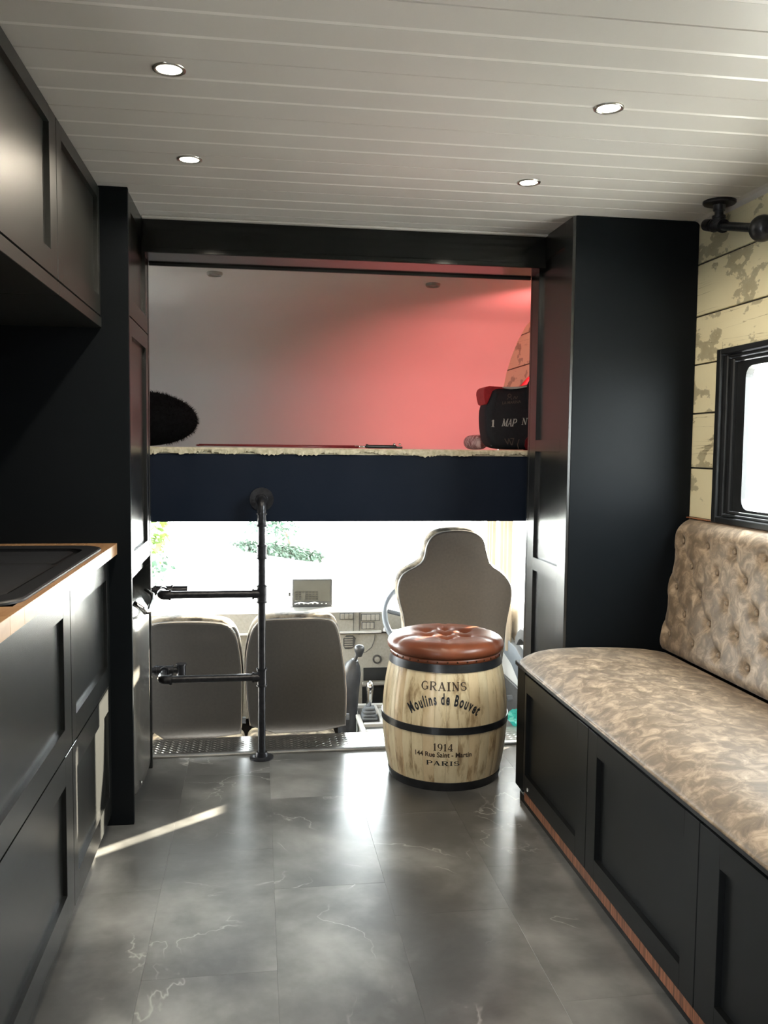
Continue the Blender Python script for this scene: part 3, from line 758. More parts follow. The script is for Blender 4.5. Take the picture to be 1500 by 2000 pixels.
# fleece with ragged edge
b = B(); random.seed(11)
xx = -0.46; top = []; rag = []
nseg = 340
for i in range(nseg+1):
    x = -0.46+1.58*i/nseg
    h = 0.018+0.004*math.sin(i*0.19)+0.004*math.sin(i*0.053+1)+random.uniform(-0.003, 0.004)
    if 0.18 < i/nseg < 0.26: h += 0.004
    rag.append(h)
F0 = [b.verts.new((-0.46+1.58*i/nseg, 3.388, 1.200-rag[i]-0.004)) for i in range(nseg+1)]
F1 = [b.verts.new((-0.46+1.58*i/nseg, 3.384, 1.192)) for i in range(nseg+1)]
F2 = [b.verts.new((-0.46+1.58*i/nseg, 3.393, 1.199)) for i in range(nseg+1)]
F3 = [b.verts.new((-0.46+1.58*i/nseg, 5.28, 1.199)) for i in range(nseg+1)]
F4 = [b.verts.new((-0.46+1.58*i/nseg, 5.28, 1.1745)) for i in range(nseg+1)]
F5 = [b.verts.new((-0.46+1.58*i/nseg, 3.399, 1.1745)) for i in range(nseg+1)]
F6 = [b.verts.new((-0.46+1.58*i/nseg, 3.3995, 1.200-rag[i]-0.004)) for i in range(nseg+1)]
L_ = [F0, F1, F2, F3, F4, F5, F6]
for a in range(7):
    A_, C_ = L_[a], L_[(a+1) % 7]
    for i in range(nseg): b.faces.new((A_[i], A_[i+1], C_[i+1], C_[i]))
b.faces.new([l[0] for l in L_]); b.faces.new([l[-1] for l in L_][::-1])
fl = obj('fleece_blanket', b, 'sheep', None, loc=(0.33, 4.3, 1.175)); tag(fl, 'cream fleece with ragged edge covering the raised bed', 'blanket')

# fur cushion
random.seed(5)
fc = thing('fur_cushion', (-0.50, 3.95, 1.199), 'black fur cushion at the left end of the raised bed', 'cushion')
b = B(); bmesh.ops.create_icosphere(b, subdivisions=4, radius=1)
for v in b.verts:
    s = v.co.copy(); z = s.z
    v.co = Vector((-0.50+0.238*s.x*(1 - 0.06*z), 3.95+0.15*s.y, 1.320+0.1195*z + (0.0 if z > -0.7 else 0)))
    if v.co.z < 1.2015: v.co.z = 1.2015
obj('pad', b, 'fur', fc, smooth=True)
b = B(); 
for i in range(5200):
    z = random.uniform(-0.95, 1); t = random.uniform(0, 2*PI); r = math.sqrt(1-z*z); s = Vector((r*math.cos(t), r*math.sin(t), z))
    p = Vector((-0.50+0.238*s.x*(1-0.06*z), 3.95+0.15*s.y, 1.320+0.1195*z))
    n = Vector((s.x/0.238, s.y/0.15, s.z/0.1195)).normalized()
    d = (n+Vector((random.uniform(-.7, .7), random.uniform(-.7, .7), random.uniform(-.9, .4)))).normalized()*random.uniform(0.008, 0.018)
    e = n.cross(Vector((random.random(), random.random(), random.random()))).normalized()*0.0012
    if (p+d).z < 1.2015: continue
    b.faces.new((b.verts.new(p-n*0.003-e), b.verts.new(p-n*0.003+e), b.verts.new(p+d)))
o = obj('fur', b, 'fur', fc, keep=True); o['kind'] = 'stuff'

# red poles with black grip lying on the bed
pl = thing('trekking_poles', (0.1, 3.50, 1.2), 'pair of thin red poles with a black grip lying on the bed edge', 'poles')
b = B(); cyl(b, (-0.225, 3.47, 1.2085), (0.40, 3.475, 1.2045), 0.0035, 8); obj('pole', b, 'redrod', pl, smooth=True)
b = B(); cyl(b, (-0.21, 3.50, 1.2085), (0.40, 3.490, 1.2085), 0.0035, 8); obj('pole', b, 'redrod', pl, smooth=True)
b = B(); tube(b, [(-0.225, 3.47, 1.2065), (-0.235, 3.485, 1.2065), (-0.21, 3.50, 1.2075)], 0.0035, 8); obj('strap', b, 'redrod', pl, smooth=True)
b = B(); cyl(b, (0.385, 3.482, 1.207), (0.44, 3.482, 1.207), 0.004, 8); obj('ferrule', b, 'chrome', pl, smooth=True)
b = B(); tube(b, [(0.43, 3.482, 1.2095), (0.437, 3.482, 1.2095), (0.44, 3.482, 1.208), (0.55, 3.482, 1.208), (0.555, 3.482, 1.206)], [0.0085, 0.0085, 0.0075, 0.0075, 0.004], 10); obj('grip', b, 'blackp', pl, smooth=True)
for x in (0.545, 0.568):
    b = B(); lathe(b, [(0.0001, 0), (0.005, 0.001), (0.0055, 0.004), (0.0035, 0.008), (0.0001, 0.009)], (x, 3.482, 1.2135), 10); obj('knob', b, 'chrome', pl, smooth=True)
b = B(); cyl(b, (0.55, 3.482, 1.2055), (0.578, 3.482, 1.2055), 0.0045, 8); obj('end_cap', b, 'blackp', pl)

# bag at the right end of the bed
bag = thing('tote_bag', (1.16, 3.95, 1.2), 'navy canvas tote bag with pale lettering, slumped at the right of the bed', 'bag')
by = 3.90
outl = [(1.085, 1.202), (1.05, 1.235), (1.036, 1.29), (1.032, 1.37), (1.040, 1.41), (1.062, 1.482), (1.10, 1.486), (1.16, 1.482), (1.215, 1.492), (1.25, 1.510), (1.30, 1.500), (1.33, 1.40), (1.325, 1.27), (1.29, 1.202)]
b = B(); prism(b, smooth_outline(outl, 2), by, by+0.16, 'Y', 0.03, 4); obj('body', b, 'bag', bag, smooth=True, auto=True)
b = B(); prism(b, smooth_outline([(1.036, 1.40), (1.022, 1.45), (1.024, 1.478), (1.042, 1.492), (1.08, 1.490), (1.15, 1.486), (1.15, 1.478), (1.07, 1.478), (1.052, 1.43)], 1), by+0.012, by+0.15, 'Y', 0.003, 1); obj('lining', b, 'red', bag)
b = B(); prism(b, smooth_outline([(1.11, 1.481), (1.16, 1.476), (1.24, 1.492), (1.24, 1.498), (1.16, 1.488), (1.11, 1.489)], 1), by-0.001, by+0.05, 'Y', 0.001, 1); obj('rim_tape', b, 'print', bag)
b = B(); tube(b, [(1.23, by+0.02, 1.35), (1.228, by-0.004, 1.44), (1.235, by, 1.50), (1.26, by+0.02, 1.545), (1.29, by+0.03, 1.50)], 0.011, 8); obj('handle', b, 'bag', bag, smooth=True)
b = B(); prism(b, smooth_outline([(1.24, 1.20), (1.22, 1.48), (1.305, 1.570), (1.345, 1.610), (1.38, 1.60), (1.39, 1.50), (1.37, 1.20)], 1), by+0.162, by+0.20, 'Y', 0.008, 2); rs = obj('red_scarf', b, 'red', None, loc=(1.27, by+0.09, 1.49), smooth=True); tag(rs, 'bright red cloth poking out of the navy tote bag', 'cloth')
b = B(); prism(b, smooth_outline([(1.215, 1.204), (1.222, 1.26), (1.26, 1.262), (1.26, 1.204)], 1), by-0.004, by+0.0, 'Y', 0.001, 1); obj('corner_patch', b, 'redrod', bag)
# flat strokes for lettering: quads between two points
def stroke(bm, fn, p, q, w0, sub=1):
    p, q = Vector(p), Vector(q); d = (q-p).normalized(); n = Vector((-d.y, d.x))*w0/2
    pts = []
    for i in range(sub+1):
        c = p+(q-p)*i/sub; pts.append((bm.verts.new(fn(*(c+n))), bm.verts.new(fn(*(c-n)))))
    for i in range(sub): bm.faces.new((pts[i][0], pts[i+1][0], pts[i+1][1], pts[i][1]))
# slab letters: strokes in a unit box (w,h), each (x0,y0,x1,y1,thick) ; arcs as (cx,cy,rx,ry,a0,a1,thick)
TH, TN, SF = 0.20, 0.085, 0.075
def serif(x, y, w_=0.30): return (x-w_/2, y, x+w_/2, y, SF)
GL = {
 'G': (0.95, [], [(0.47, 0.5, 0.38, 0.46, 50, 310, 1)], [(0.80, 0.10, 0.80, 0.44, TH), serif(0.74, 0.44, 0.34), (0.80, 0.66, 0.80, 0.94, 0.06)]),
 'R': (0.98, [], [(0.48, 0.73, 0.30, 0.24, -90, 90, 1)], [(0.20, 0, 0.20, 1, TH), serif(0.20, 0.04), serif(0.2, 0.96), (0.2, 0.96, 0.5, 0.96, TN), (0.2, 0.49, 0.5, 0.49, TN), (0.46, 0.48, 0.78, 0.04, TH*0.9), serif(0.84, 0.04, 0.24)]),
 'A': (1.00, [], [], [(0.50, 0.98, 0.16, 0.03, TN), (0.46, 0.98, 0.82, 0.03, TH), (0.27, 0.33, 0.70, 0.33, TN), serif(0.15, 0.04, 0.28), serif(0.84, 0.04, 0.32)]),
 'I': (0.50, [], [], [(0.25, 0, 0.25, 1, TH), serif(0.25, 0.04, 0.42), serif(0.25, 0.96, 0.42)]),
 'N': (1.02, [], [], [(0.20, 0.03, 0.20, 0.97, TN), (0.18, 0.97, 0.82, 0.03, TH), (0.82, 0.03, 0.82, 0.97, TN), serif(0.2, 0.04), serif(0.16, 0.96, 0.24), serif(0.82, 0.96)]),
 'S': (0.78, [], [(0.38, 0.72, 0.26, 0.23, 30, 270, 1), (0.40, 0.27, 0.28, 0.23, -150, 90, 1)], [(0.64, 0.66, 0.64, 0.96, 0.055), (0.10, 0.04, 0.10, 0.34, 0.055)]),
 'P': (0.86, [], [(0.48, 0.71, 0.30, 0.26, -90, 90, 1)], [(0.20, 0, 0.20, 1, TH), serif(0.20, 0.04), serif(0.2, 0.96), (0.2, 0.96, 0.5, 0.96, TN), (0.2, 0.46, 0.5, 0.46, TN)]),
 'M': (1.18, [], [], [(0.20, 0.03, 0.22, 0.97, TN*1.3), (0.22, 0.97, 0.58, 0.06, TH), (0.58, 0.06, 0.95, 0.97, TN), (0.97, 0.03, 0.97, 0.97, TH), serif(0.2, 0.04), serif(0.97, 0.04, 0.36), serif(0.16, 0.96, 0.24), serif(1.0, 0.96, 0.26)]),
 '1': (0.55, [], [], [(0.28, 0, 0.28, 1, TH), serif(0.28, 0.04, 0.42), (0.28, 0.95, 0.08, 0.80, TN)]),
 '9': (0.80, [], [(0.40, 0.68, 0.27, 0.29, 0, 360, 1), (0.24, 0.52, 0.43, 0.48, -75, 10, 1)], []),
 '4': (0.80, [], [], [(0.56, 0, 0.56, 1, TH), serif(0.56, 0.04, 0.38), (0.56, 0.98, 0.06, 0.30, TN), (0.06, 0.28, 0.78, 0.28, TN)]),
 'L': (0.80, [], [], [(0.20, 0, 0.20, 1, TH), serif(0.2, 0.96), (0.05, 0.04, 0.72, 0.04, SF), (0.72, 0.04, 0.72, 0.30, 0.06)]),
 '7': (0.80, [], [], [(0.08, 0.93, 0.74, 0.93, 0.14), (0.70, 0.92, 0.32, 0.0, TH)]),
 ' ': (0.45, [], [], []),
}
def arc_stroke(bm, fn, cx, cz, rx, rz, a0, a1, t_, w_, mapf):
    n = max(6, int(abs(a1-a0)/15)); P = []
    for i in range(n+1):
        a = math.radians(a0+(a1-a0)*i/n); c, s = math.cos(a), math.sin(a)
        th = (TN+(TH-TN)*abs(c))/2
        P.append((mapf(cx+(rx-th)*c, cz+(rz-0.05)*s), mapf(cx+(rx+th)*c, cz+(rz+0.045)*s)))
    Vv = [(bm.verts.new(fn(*a_)), bm.verts.new(fn(*b_))) for a_, b_ in P]
    for i in range(n): bm.faces.new((Vv[i][0], Vv[i+1][0], Vv[i+1][1], Vv[i][1]))
def text_width(s, gap=0.08): return sum(GL[c][0]+gap for c in s)-gap
def slab_text(bm, s, fn, u0, v0, h, aspect=1.0, gap=0.08, slant=0):
    """u0 = centre; fn maps (u,v) on the surface to 3D"""
    W = text_width(s, gap)*h*aspect; x = u0-W/2
    for ch in s:
        wd, _, arcs, st = GL[ch]
        mp = lambda a, c_, x=x: (x+a*h*aspect+slant*c_*h, v0+c_*h)
        for (x0, y0, x1, y1, th) in st:
            p, q = Vector(mp(x0, y0)), Vector(mp(x1, y1)); horizontal = abs(y1-y0) < 1e-6
            d = (q-p)
            if d.length < 1e-9: continue
            d.normalize(); wth = th*h*(1 if horizontal else aspect)
            if not horizontal and abs(x1-x0) > 0.02: wth *= 0.95
            n = Vector((-d.y, d.x))*wth/2
            m_ = 3
            pv = []
            for i in range(m_+1):
                c_ = p+(q-p)*i/m_; pv.append((bm.verts.new(fn(*(c_+n))), bm.verts.new(fn(*(c_-n)))))
            for i in range(m_): bm.faces.new((pv[i][0], pv[i+1][0], pv[i+1][1], pv[i][1]))
        for (cx, cz, rx, rz, a0, a1, t_) in arcs: arc_stroke(bm, fn, cx, cz, rx, rz, a0, a1, t_, wd, mp)
        x += (wd+gap)*h*aspect
def thicken(bm, vec):
    r = bmesh.ops.extrude_face_region(bm, geom=list(bm.faces))
    bmesh.ops.translate(bm, verts=[v for v in r['geom'] if isinstance(v, bmesh.types.BMVert)], vec=vec)
bagf = lambda u, v: (u, by-0.0004, v)
b = B(); slab_text(b, '1', bagf, 1.066, 1.304, 0.033, 1.05, slant=0.05); thicken(b, (0, -0.0006, 0)); obj('lettering', b, 'print', bag)
b = B(); slab_text(b, 'MAP', bagf, 1.140, 1.308, 0.035, 0.66, gap=-0.05, slant=0.22); thicken(b, (0, -0.0006, 0)); obj('lettering', b, 'print', bag)
b = B(); slab_text(b, 'N', bagf, 1.213, 1.316, 0.032, 0.8, slant=0.2); slab_text(b, '7', bagf, 1.243, 1.316, 0.032, 0.7, slant=0.2); thicken(b, (0, -0.0006, 0)); obj('lettering', b, 'print', bag)

def font_mesh(text, size, offset=0.0, space=1.0):
    cu_ = bpy.data.curves.new('t', 'FONT'); cu_.body = text; cu_.size = size; cu_.offset = offset; cu_.space_character = space
    cu_.align_x = 'CENTER'; cu_.resolution_u = 3
    o = bpy.data.objects.new('t', cu_); COL.objects.link(o)
    dg = bpy.context.evaluated_depsgraph_get(); me = bpy.data.meshes.new_from_object(o.evaluated_get(dg))
    bm = B(); bm.from_mesh(me); bpy.data.objects.remove(o); bpy.data.meshes.remove(me); bpy.data.curves.remove(cu_)
    return bm
b = font_mesh('LA MARINA', 0.020, 0.0006)
for v in b.verts: v.co = Vector((1.152+v.co.x*0.85, by-0.0006, 1.412+v.co.y*0.9+v.co.x*0.08))
obj('lettering', b, 'printd', bag, keep=True)
b = B()
for (cx, cz, rx, rz) in ((1.142, 1.448, 0.010, 0.010),):
    for i in range(8):
        a = 2*PI*i/8; a2 = 2*PI*(i+1)/8
        q = [bagf(cx+rx*k_*math.cos(t), cz+rz*k_*math.sin(t)) for k_, t in ((0.55, a), (1, a), (1, a2), (0.55, a2))]
        b.faces.new([b.verts.new(p) for p in q])
stroke(b, bagf, (1.136, 1.438), (1.130, 1.430), 0.003); stroke(b, bagf, (1.148, 1.438), (1.154, 1.430), 0.003)
stroke(b, bagf, (1.160, 1.433), (1.166, 1.446), 0.003); stroke(b, bagf, (1.168, 1.446), (1.172, 1.434), 0.003); stroke(b, bagf, (1.174, 1.434), (1.180, 1.446), 0.003)
thicken(b, (0, -0.0006, 0)); obj('emblem', b, 'printd', bag)
b = B()
for p, q in (((1.123, 1.252), (1.138, 1.226)), ((1.138, 1.226), (1.142, 1.253)), ((1.142, 1.253), (1.156, 1.222)), ((1.150, 1.253), (1.168, 1.253)), ((1.165, 1.253), (1.158, 1.222)), ((1.192, 1.250), (1.184, 1.225)), ((1.184, 1.225), (1.190, 1.206))):
    stroke(b, bagf, p, q, 0.004)
thicken(b, (0, -0.0006, 0)); obj('lettering', b, 'printd', bag)

b = B(); lathe(b, [(0.001, 0), (0.026, 0.004), (0.034, 0.02), (0.036, 0.06), (0.036, 0.20), (0.034, 0.24), (0.001, 0.25)], (1.063, 4.075, 1.2365), 20, 'Y'); rp = obj('rolled_blanket', b, 'roll', None, smooth=True, loc=(1.03, 4.05, 1.2)); tag(rp, 'pink patterned roll tucked beside the navy tote bag', 'rolled blanket')

# ================================================================== downlights
def downlight(x, y, z, label, lit=True, grp=None):
    t = thing('downlight', (x, y, z), label, 'ceiling light', grp)
    b = B()
    dp = 1.0 if lit else 3.6
    lathe_pts = [(0.026, 0.004), (0.026, -0.002*dp), (0.030, -0.0035*dp), (0.034, -0.002*dp), (0.0345, 0.004)]
    n = 32; R_ = [[b.verts.new((x+r*math.cos(2*PI*k_/n), y+r*math.sin(2*PI*k_/n), z+h)) for k_ in range(n)] for r, h in lathe_pts]
    for i in range(4):
        for k_ in range(n): b.faces.new((R_[i][k_], R_[i][(k_+1) % n], R_[i+1][(k_+1) % n], R_[i+1][k_]))
    obj('bezel', b, 'barmetal' if lit else 'dash', t, smooth=True)
    b = B(); lathe(b, [(0.0262, -0.0005), (0.020, -0.0025), (0.0001, -0.0035)] if lit else [(0.0262, -0.0003), (0.018, 0.0), (0.012, -0.0025), (0.0001, -0.003)], (x, y, z if lit else z-0.006), 24); obj('lens', b, 'lamp' if lit else 'lampoff', t, smooth=True)
    if lit:
        l = bpy.data.lights.new('lamp_light', 'SPOT'); l.energy = DOWNLIGHT_W; l.color = (1.0, 0.88, 0.70); l.spot_size = math.radians(165); l.spot_blend = 0.4; l.shadow_soft_size = 0.02
        lo = bpy.data.objects.new('lamp_light', l); COL.objects.link(lo); lo.parent = t; lo.location = (0, 0, -0.012)
    return t
G1 = 'lit downlights in the white ceiling'
downlight(-0.181, 1.916, 1.98, 'lit round downlight in the ceiling, upper left, nearest the wall cabinets', True, G1)
downlight(-0.183, 2.490, 1.98, 'lit round downlight in the ceiling by the tall fridge housing', True, G1)
downlight(0.793, 1.958, 1.98, 'lit round downlight over the bench side, nearer and brighter', True, G1)
downlight(0.784, 2.525, 1.98, 'lit round downlight over the bench side, near the closet', True, G1)
downlight(0.805, 1.395, 1.98, 'lit downlight cut off by the top right picture edge', True, G1)
for (x, y) in ((-0.181, 1.35), (-0.181, 0.45)):  # downlights out of view, added as fill light
    downlight(x, y, 1.98, {(-0.181, 1.35): 'added downlight out of view over the kitchen side, giving fill light', (-0.181, 0.45): 'added downlight out of view directly above the camera, giving fill light', (0.80, 0.5): 'lit round downlight over the bench end, directly above the camera', (-0.18, -0.6): 'lit round downlight over the added door opening behind the camera', (0.80, -0.6): 'lit round downlight in the rear right ceiling corner behind the camera'}[(x, y)], True, G1)
G2 = 'unlit downlights in the alcove ceiling'
downlight(-0.185, 3.945, 1.9585, 'unlit round downlight in the alcove ceiling, left one', False, G2)
downlight(0.798, 4.00, 1.956, 'unlit round downlight in the alcove ceiling, right one', False, G2)
# unseen red lamp added behind the closet to tint the alcove
rl = thing('added_red_lamp', (1.47, 3.70, 1.80), 'added red lamp out of view behind the closet, tinting the sleeping alcove', 'lamp')
b = B(); bx(b, 1.475, 1.4885, 3.66, 3.74, 1.76, 1.84, 0.004, 2); obj('base', b, 'whitepl', rl)
b = B(); lathe(b, [(0.03, 0), (0.03, -0.012), (0.02, -0.024), (0.0005, -0.028)], (1.475, 3.70, 1.80), 20, 'X'); obj('lens', b, 'redtint', rl, smooth=True)
l = bpy.data.lights.new('lamp_light', 'SPOT'); l.energy = RED_W; l.color = (1, 0.20, 0.19); l.shadow_soft_size = 0.04; l.spot_size = math.radians(88); l.spot_blend = 1.0
lo = bpy.data.objects.new('lamp_light', l); COL.objects.link(lo); lo.parent = rl; lo.location = (-0.05, 0.02, 0); lo.rotation_euler = Vector((0.12, -1.3, 0.22)).to_track_quat('Z', 'Y').to_euler()
# red reflections come from this added lamp as well

# ================================================================== pipe ladder
lad = thing('pipe_ladder', (0.016, 3.338, 0), 'black iron pipe ladder standing before the passenger seats', 'ladder')
PX, PY = 0.016, 3.338
def collar(bm, p, d, r=0.0185, L=0.02, bead=0.0215):
    p = Vector(p); d = Vector(d).normalized()
    cyl(bm, p-d*L, p+d*L, r, 16); cyl(bm, p-d*L, p-d*(L-0.006), bead, 16); cyl(bm, p+d*(L-0.006), p+d*L, bead, 16)
b = B(); cyl(b, (PX, PY, 0.018), (PX, PY, 0.925), 0.0148, 20); obj('pole', b, 'pipe', lad, smooth=True, auto=True)
b = B(); lathe(b, [(0.046, 0.0), (0.046, 0.005), (0.043, 0.007), (0.024, 0.008), (0.023, 0.018), (0.021, 0.024), (0.0149, 0.025)], (PX, PY, 0.0), 32); obj('floor_flange', b, 'pipe', lad, smooth=True, auto=True)
b = B(); tube(b, [(PX, PY, 0.905), (PX, PY, 0.97)] + [(PX, PY+0.03*(1-math.cos(a)), 0.97+0.03*math.sin(a)) for a in [PI/2*i/6 for i in range(1, 7)]] + [(PX, 3.392, 1.0)], 0.0175, 14)
cyl(b, (PX, PY, 0.900), (PX, PY, 0.908), 0.0215, 16); cyl(b, (PX, PY, 0.945), (PX, PY, 0.952), 0.0215, 16); obj('elbow', b, 'pipe', lad, smooth=True, auto=True)
b = B(); lathe(b, [(0.046, 0), (0.046, -0.005), (0.024, -0.007), (0.022, -0.014), (0.0005, -0.014)], (PX, 3.3995, 1.0), 32, 'Y'); obj('wall_flange', b, 'pipe', lad, smooth=True, auto=True)
b = B(); collar(b, (PX, PY, 0.803), (0, 0, 1), 0.0185, 0.027); obj('coupling', b, 'pipe', lad, smooth=True, auto=True)
for z in (0.642, 0.318):
    b = B(); collar(b, (PX, PY, z), (0, 0, 1), 0.0185, 0.034); cyl(b, (PX-0.034, PY, z), (PX, PY, z), 0.0175, 16); cyl(b, (PX-0.036, PY, z), (PX-0.029, PY, z), 0.0205, 16); obj('tee', b, 'pipe', lad, smooth=True, auto=True)
    b = B(); cyl(b, (-0.335, PY, z), (PX-0.02, PY, z), 0.0143, 18); obj('rung', b, 'pipe', lad, smooth=True, auto=True)
    arc = [(-0.325, PY, z), (-0.338, PY, z)] + [(-0.338-0.022*math.sin(a), PY+0.022*(1-math.cos(a)), z) for a in [PI/2*i/6 for i in range(1, 7)]] + [(-0.36, PY+0.05, z)]
    b = B(); tube(b, arc, 0.0178, 14); cyl(b, (-0.322, PY, z), (-0.330, PY, z), 0.0208, 16); obj('elbow', b, 'pipe', lad, smooth=True, auto=True)
    zz = z+0.008 if z < 0.4 else z
    b = B(); cyl(b, (-0.36, PY+0.045, z), (-0.36, PY+0.105, zz), 0.0125, 14); obj('nipple', b, 'pipe', lad, smooth=True, auto=True)
    b = B(); yq = PY+0.115; cyl(b, (-0.400, yq, zz), (-0.328, yq, zz), 0.0178, 16); cyl(b, (-0.333, yq, zz), (-0.326, yq, zz), 0.0208, 16); cyl(b, (-0.396, yq, zz), (-0.389, yq, zz), 0.0208, 16); cyl(b, (-0.36, yq-0.03, zz), (-0.36, yq, zz), 0.0178, 16); obj('tee', b, 'pipe', lad, smooth=True, auto=True)
    b = B(); cyl(b, (-0.47, yq, zz), (-0.30, yq, zz), 0.0125, 14); obj('stub', b, 'pipe', lad, smooth=True, auto=True)
    b = B()
    if z < 0.4: cyl(b, (-0.297, yq, zz-0.030), (-0.297, yq, zz+0.024), 0.0178, 16); cyl(b, (-0.297, yq, zz+0.018), (-0.297, yq, zz+0.025), 0.0208, 16); cyl(b, (-0.297, yq, zz-0.031), (-0.297, yq, zz-0.024), 0.0208, 16)
    else: cyl(b, (-0.325, yq, zz), (-0.270, yq, zz), 0.0165, 16)
    obj('end_fitting', b, 'pipe', lad, smooth=True, auto=True)

# ceiling pipe rail, upper right
cr = thing('ceiling_pipe_rail', (1.425, 2.60, 1.98), 'black iron pipe rail hanging from the ceiling over the window', 'pipe rail')
cx0, cy0 = 1.425, 2.605
b = B(); lathe(b, [(0.0175, -0.030), (0.019, -0.012), (0.047, -0.010), (0.050, -0.007), (0.050, -0.0005)], (cx0, cy0, 1.98), 28); obj('flange', b, 'pipe', cr, smooth=True, auto=True)
b = B(); cyl(b, (cx0, cy0, 1.908), (cx0, cy0, 1.955), 0.0135, 16); obj('drop_pipe', b, 'pipe', cr, smooth=True, auto=True)
dv = Vector((0, -0.225, -0.062)).normalized(); c0 = Vector((cx0, cy0, 1.905))
b = B(); collar(b, c0, dv, 0.0180, 0.030, 0.021); cyl(b, c0, c0+Vector((0, 0, 0.030)), 0.0178, 16); cyl(b, c0+Vector((0, 0, 0.022)), c0+Vector((0, 0, 0.030)), 0.0208, 16); obj('tee', b, 'pipe', cr, smooth=True, auto=True)
b = B(); cyl(b, c0-dv*0.062, c0+dv*0.60, 0.0132, 16); obj('rail', b, 'pipe', cr, smooth=True, auto=True)
b = B(); tube(b, [c0-dv*0.085, c0-dv*0.080, c0-dv*0.050, c0-dv*0.045], [0.013, 0.0185, 0.0195, 0.0185], 16); obj('end_cap', b, 'pipe', cr, smooth=True, auto=True)
c1 = c0+dv*0.255
b = B(); bmesh.ops.create_uvsphere(b, u_segments=24, v_segments=16, radius=0.038); bmesh.ops.translate(b, verts=b.verts, vec=c1); obj('round_shade', b, 'pipe', cr, smooth=True)

# ================================================================== cab seats
def seat(name, outline, y0, thick, label, grp, base_w, lean=0.10, cover_in=0.006):
    xs_ = [p[0] for p in outline]; xc = (min(xs_)+max(xs_))/2
    t = thing(name, (xc, y0+0.1, -0.58), label, 'seat', grp)
    def leanit(bm):
        for v in bm.verts:
            pass
        return bm
    sm = smooth_outline(outline, 1)
    b = B(); prism(b, sm, y0, y0+0.03, 'Y', 0.012, 3); obj('back_shell', leanit(b), 'seatback' if name == 'passenger_seat' else 'driverback', t, smooth=True, auto=True)
    cx = xc; cz = sum(p[1] for p in outline)/len(outline)
    big = [(cx+(p[0]-cx)*1.009, p[1]+(0.010 if p[1] > cz else 0.008)) for p in sm]
    b = B(); prism(b, big, y0+0.018, y0+thick, 'Y', 0.035, 4); obj('seat_cover', leanit(b), 'cover', t, smooth=True, auto=True)
    b = B()
    ins = [(cx+(p[0]-cx)*0.985, cz+(p[1]-cz)*0.985) for p in sm]
    zl = min(p[1] for p in ins)+0.03; kk = [i for i in range(len(ins)) if ins[i][1] > zl and ins[i-1][1] <= zl][0]
    ro = ins[kk:]+ins[:kk]; ro = [p for p in ro if p[1] > zl]
    tube(b, [(p[0], y0+0.004, p[1]) for p in ro], 0.0016, 6); obj('welt', leanit(b), 'piping' if name == 'passenger_seat' else 'seatback', t, smooth=True)
    b = B(); bx(b, xc-base_w/2, xc+base_w/2, y0+0.05, y0+0.56, -0.30, -0.14, 0.04, 3); obj('seat_pad', b, 'cover', t, smooth=True)
    b = B(); bx(b, xc-base_w/2+0.05, xc+base_w/2-0.05, y0+0.10, y0+0.50, -0.58, -0.31, 0.01, 1); obj('pedestal', b, 'dashd', t)
    b = B(); cyl(b, (max(xs_)-0.012, y0+0.02, 0.055), (max(xs_)+0.012, y0+0.02, 0.055), 0.014, 12); obj('recline_knob', b, 'cabgrey', t, smooth=True, auto=True)
    return t
OL = [(-0.49, -0.012), (-0.495, 0.30), (-0.475, 0.44), (-0.43, 0.478), (-0.318, 0.482), (-0.209, 0.480), (-0.128, 0.470), (-0.096, 0.440), (-0.078, 0.398), (-0.066, 0.314), (-0.061, 0.24), (-0.061, 0.156), (-0.064, 0.034), (-0.070, -0.012)]
ORr = [(-0.028, -0.006), (-0.050, 0.15), (-0.053, 0.301), (-0.045, 0.374), (-0.027, 0.44), (0.004, 0.478), (0.04, 0.486), (0.16, 0.488), (0.287, 0.486), (0.322, 0.472), (0.342, 0.433), (0.360, 0.327), (0.376, 0.204), (0.376, 0.08), (0.372, 0.0)]
seat('passenger_seat', OL, 3.625, 0.14, 'grey-backed cab seat behind the pipe ladder rungs, left of the pair', 'passenger seats in the cab', 0.44)
seat('passenger_seat', ORr, 3.625, 0.14, 'grey-backed cab seat right of the ladder pole, beside the gear lever', 'passenger seats in the cab', 0.42)
OD = [(0.77, 0.835), (0.81, 0.845), (0.859, 0.848), (0.90, 0.847), (0.936, 0.841), (0.968, 0.825), (0.985, 0.803), (0.998, 0.74), (1.015, 0.694), (1.074, 0.657), (1.108, 0.615), (1.117, 0.57), (1.110, 0.516), (1.093, 0.433), (1.087, 0.355), (1.074, 0.227), (1.067, 0.111), (1.06, 0.0), (0.66, 0.0), (0.645, 0.111), (0.638, 0.30), (0.636, 0.41), (0.628, 0.478), (0.609, 0.541), (0.600, 0.593), (0.608, 0.635), (0.632, 0.667), (0.695, 0.697), (0.717, 0.724), (0.726, 0.78), (0.744, 0.815)]
kd = 3.825/3.70
OD = [(x*kd, 1.2-(1.2-z)*kd) for x, z in OD]
seat('driver_seat', OD[::-1], 3.825, 0.12, 'tall driver seat with built-in headrest behind the barrel stool', None, 0.38)

